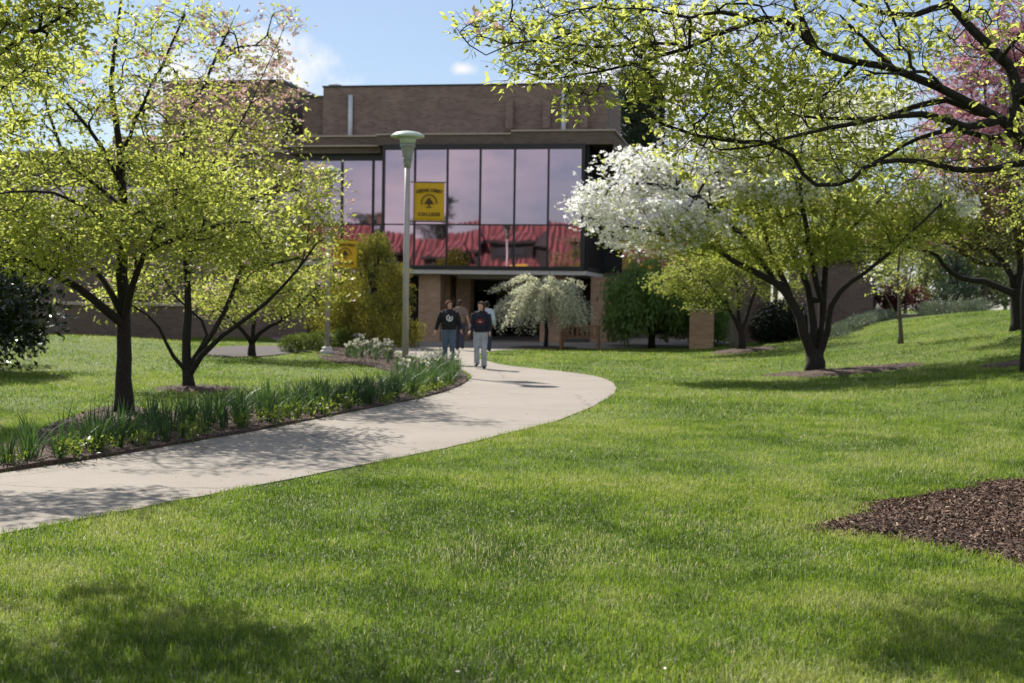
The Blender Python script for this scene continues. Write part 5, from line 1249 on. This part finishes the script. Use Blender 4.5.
def banner(lp, z0, z1, label):
    x0, x1 = .16, .84
    o = lp+Vector(((x0+x1)/2, 0, z0)); r = empty('banner', o, label, 'banner', 'yellow banners on lamp posts')
    w, h = x1-x0, z1-z0; m = MB(); V = []; n = 8
    for i in range(n+1):
        for j in range(n+1):
            u, v = i/n, j/n; V.append((o.x-w/2+w*u, o.y+.012*math.sin(u*3+v*2)*(1-abs(2*v-1)), o.z+h*v))
    m.add(V, [(i*(n+1)+j, (i+1)*(n+1)+j, (i+1)*(n+1)+j+1, i*(n+1)+j+1) for i in range(n) for j in range(n)])
    c = m.build('cloth', M['yellow'], r, smooth=True); md = c.modifiers.new('thick', 'SOLIDIFY'); md.thickness = .006
    def put(name, vf, x, z, sx=1):
        v, f = vf; MB().add([(o.x+x+a*sx, o.y-.022-q, o.z+z+b) for a, b, q in v], f).build(name, M['brown_ink'], r)
    def arch(vf, R):
        v, f = vf; return [((R+b)*math.sin(a/R), (R+b)*math.cos(a/R)-R, q) for a, b, q in v], f
    put('lettering', arch(text_mesh('CEDAR CREST', .096), 1.1), 0, h*.80)
    put('lettering', text_mesh('COLLEGE', .102, spacing=1.22), 0, h*.17)
    e = MB()       # round emblem: a broken ring about a dark spreading tree
    def arc(a0, a1, r0, r1, k=10):
        vs = []; 
        for i in range(k+1):
            t = R_(a0+(a1-a0)*i/k); vs += [(o.x+r0*math.sin(t), o.y-.024, o.z+h*.49+r0*math.cos(t)), (o.x+r1*math.sin(t), o.y-.024, o.z+h*.49+r1*math.cos(t))]
        e.add(vs, [(2*i, 2*i+2, 2*i+3, 2*i+1) for i in range(k)])
    for k in range(11): arc(-105+k*19, -92+k*19, .150, .185, 3)
    def pl(pts): e.add([(o.x+a, o.y-.024, o.z+h*.49+b) for a, b in pts], [tuple(range(len(pts)))])
    pl([(-.015, -.10), (.015, -.10), (.012, -.03), (-.012, -.03)])
    pl([(-.12, -.04), (.12, -.04), (.07, .0), (-.07, .0)]); pl([(-.09, .003), (.09, .003), (.045, .045), (-.045, .045)]); pl([(-.055, .048), (.055, .048), (0, .11)])
    pl([(-.10, -.108), (.10, -.108), (.05, -.125), (-.05, -.125)])
    e.build('emblem', M['brown_ink'], r)
    return r
def arms(lampo, lp, z0, z1):
    for z in (z0-.015, z1+.015):
        MB().tube([(lp.x+.07, lp.y, z), (lp.x+.88, lp.y, z)], .012, 8).build('banner_arm', M['black_metal'], lampo)
banner(p1, 3.43, 4.29, 'yellow banner with brown lettering on the nearer lamp post, against the mirror glass'); arms(l1, p1, 3.43, 4.29)
ORG[l2.name] = p2
banner(p2, 2.50, 3.36, 'yellow banner on the farther lamp post, half hidden by dogwood leaves'); arms(l2, p2, 2.50, 3.36)

b = on(580, 49.4); bn = empty('park_bench', b, 'brown wooden bench beside the weeping silver tree', 'bench', rz=R_(-8))
def part(name, *bx, mt='wood', parent=bn):
    m = MB()
    for a, c in bx: m.box(a, c)
    return m.build(name, M[mt], parent, bevel=.006)
part('seat', *[((-.68, -.24+k*.1, .41), (.68, -.155+k*.1, .445)) for k in range(5)])
part('backrest', *[((-.66+k*.17, .265, .50), (-.58+k*.17, .29, .80)) for k in range(8)], ((-.68, .255, .803), (.68, .30, .87)), ((-.68, .26, .46), (.68, .295, .497)))
for x in (-.68, .60):
    part('leg', ((x, -.25, 0), (x+.08, -.17, .60))); part('leg', ((x, .302, 0), (x+.08, .36, .88)))
    part('armrest', ((x-.01, -.28, .603), (x+.09, .30, .645)))
    part('stretcher', ((x+.02, -.168, .16), (x+.06, .30, .22)))

# ================================================================ PEOPLE
def remeshed(m, name, mt, parent, voxel, smooth=3):
    me = bpy.data.meshes.new(name); me.from_pydata([tuple(v) for v in m.v], [], m.f); me.update()
    bm = bmesh.new(); bm.from_mesh(me); bmesh.ops.recalc_face_normals(bm, faces=bm.faces); bm.to_mesh(me); bm.free()
    o = link(bpy.data.objects.new(name, me))
    r = o.modifiers.new('r', 'REMESH'); r.mode = 'VOXEL'; r.voxel_size = voxel
    s = o.modifiers.new('s', 'SMOOTH'); s.iterations = smooth; s.factor = .5
    ev = bpy.data.meshes.new_from_object(o.evaluated_get(bpy.context.evaluated_depsgraph_get()))
    o.modifiers.clear(); o.data = ev; bpy.data.meshes.remove(me); ev.name = name
    ev.materials.clear(); ev.materials.append(mt); ev.polygons.foreach_set('use_smooth', [True]*len(ev.polygons))
    o.parent = parent; return o
def person(label, loc, rz, H, mats, head_turn=0, armL=(.1, .05), armR=(.1, .05), stride=.16, bulk=1.0, hood=True, hair='long', sleeves=True):
    """faces -Y before turning; armX = (forward swing, out)"""
    r = empty('person', loc, label, 'person', rz=rz); k = H/1.70; V_ = lambda x, y, z: Vector((x*k, y*k, z*k))
    def leg(s, sw):
        hip = V_(.085*s, 0, .90); kn = V_(.095*s, -.06+sw*.35, .48); an = V_(.10*s, sw*.8+(.03 if sw > 0 else 0), .085+(.05 if sw > 0 else 0)); return hip, kn, an
    def arm(s, fw, out):
        sh = V_(.175*s, .0, 1.395); el = V_((.215+out*.6)*s, .03-fw*.25, 1.115); wr = V_((.22+out)*s, -.03-fw, .885+abs(fw)*.35); return sh, el, wr
    L = {s: leg(s, -stride if s > 0 else stride) for s in (-1, 1)}; A = {1: arm(1, *armL), -1: arm(-1, *armR)}
    B = MB()
    B.ellipsoid(V_(0, .0, .95), (.160*k, .115*k, .13*k)); B.ellipsoid(V_(0, 0, 1.10), (.140*k, .10*k, .17*k)); B.ellipsoid(V_(0, .0, 1.28), (.165*k, .115*k, .19*k))
    B.tube([V_(-.165, 0, 1.395), V_(.165, 0, 1.395)], .055*k, 12); B.tube([V_(0, .012, 1.38), V_(0, -.005, 1.54)], [.062*k, .052*k], 12)
    T = Matrix.Rotation(head_turn, 3, 'Z'); hc = V_(0, -.015, 1.585)
    hp = lambda x, y, z: hc+T @ V_(x, y, z)
    B.ellipsoid(hp(0, .012, .025), (.074*k, .092*k, .092*k), rot=T); B.ellipsoid(hp(0, -.022, -.045), (.055*k, .065*k, .070*k), rot=T)
    B.tube([hp(0, -.088, .012), hp(0, -.108, -.022)], [.010*k, .016*k], 8)
    B.ellipsoid(hp(0, -.085, -.062), (.022*k, .010*k, .010*k), rot=T); B.ellipsoid(hp(0, -.075, -.095), (.025*k, .018*k, .018*k), rot=T)
    for s in (-1, 1): B.ellipsoid(hp(.076*s, .012, -.005), (.012*k, .022*k, .034*k), rot=T)
    S = {}
    for s in (-1, 1):
        h, kn, an = L[s]; B.tube([h+V_(0, 0, .02), h.lerp(kn, .5), kn, kn.lerp(an, .35), an, an-V_(0, 0, .05)], [.088*k, .075*k, .052*k, .056*k, .036*k, .036*k], 12)
        tip = .0 if s < 0 else 0
        B.ellipsoid(an+V_(0.012*s, -.055, -.045), (.042*k, .115*k, .036*k))
        sh, el, wr = A[s]; B.tube([sh, sh.lerp(el, .5), el, el.lerp(wr, .4), wr], [.052*k, .046*k, .038*k, .038*k, .026*k], 12)
        d = (wr-el).normalized(); f = Vector((0, -1, 0)); f = (f-d*f.dot(d)).normalized(); nrm_ = d.cross(f)
        pc = wr+d*.050*k
        B.tube([wr, pc, wr+d*.09*k], [.024*k, .030*k, .026*k], 8)
        for q, ln in zip((-1.5, -.5, .5, 1.5), (.062, .074, .080, .070)):
            a = wr+d*.080*k+f*q*.0165*k; c1 = a+d*ln*.5*k+nrm_*(-s)*.006*k; c2 = c1+(d*.8-nrm_*s*.5)*ln*.5*k
            B.tube([a, c1, c2], [.0095*k, .009*k, .007*k], 6)
        t0 = wr+d*.03*k+f*.026*k; B.tube([t0, t0+(d*.5+f*.8)*.03*k, t0+(d*.9+f*.7)*.052*k], [.012*k, .0105*k, .008*k], 6)
    body = remeshed(B, 'body', M['skin'], r, .0075, 2)
    for s in (-1, 1): MB().ellipsoid(hp(.030*s, -.080, .004), (.012*k, .007*k, .008*k), 10, 6, T).build('eye', M['eye'], r, smooth=True)
    MB().ellipsoid(hp(0, -.094, -.062), (.020*k, .006*k, .007*k), 10, 6, T).build('mouth', M['lip'], r, smooth=True)
    # trousers
    J = MB(); J.ellipsoid(V_(0, 0, .93), (.172*k*bulk, .128*k*bulk, .12*k))
    for s in (-1, 1):
        h, kn, an = L[s]; J.tube([h+V_(0, 0, .02), h.lerp(kn, .5), kn, kn.lerp(an, .5), an+V_(0, .01, -.03)], [.102*k*bulk, .09*k*bulk, .074*k, .074*k, .078*k], 14)
    remeshed(J, 'jeans', M[mats['jeans']], r, .013)
    # top
    Tm = MB(); b2 = bulk
    Tm.ellipsoid(V_(0, 0, .97), (.182*k*b2, .142*k*b2, .11*k)); Tm.ellipsoid(V_(0, -.01, 1.08), (.18*k*b2, .145*k*b2, .17*k)); Tm.ellipsoid(V_(0, -.01, 1.26), (.19*k*b2, .145*k*b2, .19*k))
    Tm.tube([V_(-.165, 0, 1.385), V_(.165, 0, 1.385)], .075*k, 12); Tm.tube([V_(0, .01, 1.38), V_(0, .005, 1.475)], [.09*k, .074*k], 12)
    for s in (-1, 1):
        sh, el, wr = A[s]; e = wr if sleeves else sh.lerp(el, .8)
        pts = [sh, sh.lerp(el, .5), el, el.lerp(wr, .5), el.lerp(wr, .95)] if sleeves else [sh, sh.lerp(el, .4), sh.lerp(el, .75)]
        Tm.tube(pts, [.078*k, .072*k*b2, .064*k, .060*k, .050*k] if sleeves else [.075*k, .07*k, .066*k], 12)
    if hood:
        Tm.ellipsoid(V_(0, .085, 1.43), (.12*k, .07*k, .075*k)); Tm.tube([V_(-.08, .02, 1.46), V_(-.05, -.07, 1.43), V_(.05, -.07, 1.43), V_(.08, .02, 1.46)], .03*k, 8)
        Tm.ellipsoid(V_(0, -.125*b2, 1.06), (.11*k, .03*k, .07*k))
    remeshed(Tm, 'hoodie' if hood else 'shirt', M[mats['top']], r, .013)
    for s in (-1, 1):
        an = L[s][2]; sm = MB(); sm.ellipsoid(an+V_(.012*s, -.055, -.042), (.05*k, .128*k, .044*k)); sm.tube([an+V_(0, .02, 0), an+V_(0, .01, -.045)], .05*k, 10)
        remeshed(sm, 'shoe', M['shoe'], r, .010)
    Hm = MB(); Hm.ellipsoid(hp(0, .028, .045), (.088*k, .095*k, .088*k), rot=T); Hm.ellipsoid(hp(0, .05, .0), (.084*k, .072*k, .10*k), rot=T)
    Hm.tube([hp(-.055, -.065, .085), hp(0, -.068, .098), hp(.055, -.065, .085)], .022*k, 8)
    if hair == 'long':
        for s in (-1, 1): Hm.tube([hp(.06*s, -.02, .07), hp(.085*s, .01, .0), hp(.075*s, .035, -.09)], [.03*k, .026*k, .02*k], 8)
        Hm.ellipsoid(hp(0, .075, -.06), (.075*k, .045*k, .09*k), rot=T)
    remeshed(Hm, 'hair', M[mats['hair']], r, .010)
    return r, k
def chest_print(r, k, bulk, mt, quads, name='print'):
    """flat print wrapped on the chest; quads in chest coordinates (x, z)"""
    m = MB()
    for q in quads:
        m.add([(x*k, -(.152*bulk+.012)*k*math.sqrt(max(.05, 1-(x/(.24*bulk))**2))-.004, (1.24+z)*k) for x, z in q], [tuple(range(len(q)))])
    return m.build(name, M[mt], r)
def ringq(r0, r1, a0, a1, n, cx=0, cz=0, sz=1.0):
    o = []
    for i in range(n):
        t0, t1 = R_(a0+(a1-a0)*i/n), R_(a0+(a1-a0)*(i+1)/n)
        o.append([(cx+r0*math.cos(t0), cz+sz*r0*math.sin(t0)), (cx+r1*math.cos(t0), cz+sz*r1*math.sin(t0)), (cx+r1*math.cos(t1), cz+sz*r1*math.sin(t1)), (cx+r0*math.cos(t1), cz+sz*r0*math.sin(t1))])
    return o
la = on(449, 36.3); la.z = .015
r, k = person('person in a loose black hoodie with a round white emblem and blue jeans', la, R_(4), 1.62, dict(jeans='jeans', top='hoodie', hair='hair_red'), head_turn=R_(28), armL=(.10, .10), armR=(-.05, .13), stride=.10, bulk=1.16)
chest_print(r, k, 1.16, 'print_white', ringq(.062, .092, 95, 400, 16, .01, .0)+[[(-.02, -.05), (.03, -.05), (.05, .03), (.0, .05)], [(.0, -.075), (.05, -.075), (.03, -.055), (.01, -.055)]])
lb = on(481, 34.2); lb.z = .015
r, k = person('person in a black hoodie with a red chest print and pale jeans', lb, R_(-6), 1.60, dict(jeans='jeans_pale', top='navy', hair='hair_brown'), head_turn=R_(-24), armL=(.14, .03), armR=(.20, .03), stride=.05, bulk=1.02)
chest_print(r, k, 1.02, 'print_red', ringq(.085, .110, 25, 155, 12, 0, -.06, .75)+ringq(.085, .110, 205, 335, 12, 0, -.02, .65))
chest_print(r, k, 1.02, 'print_white', [[(-.045, -.035), (-.01, -.055), (.01, -.055), (.045, -.035), (.012, -.028), (-.012, -.028)]])
lc = on(460, 47); lc.z = .015
person('person with short dark hair in a taupe short-sleeved shirt, walking away to the entrance', lc, R_(172), 1.66, dict(jeans='jeans_dark', top='taupe', hair='hair_brown'), armL=(.05, .04), armR=(.12, .06), stride=.14, hood=False, hair='short', sleeves=False)
ld = on(486.8, 45); ld.z = .015
person('person in a pale blue long-sleeved top, mostly hidden behind the red-print hoodie', ld, R_(170), 1.62, dict(jeans='jeans_dark', top='paleblue', hair='hair_dark'), armL=(.05, .05), armR=(.05, .03), stride=.08, hood=False, hair='short')
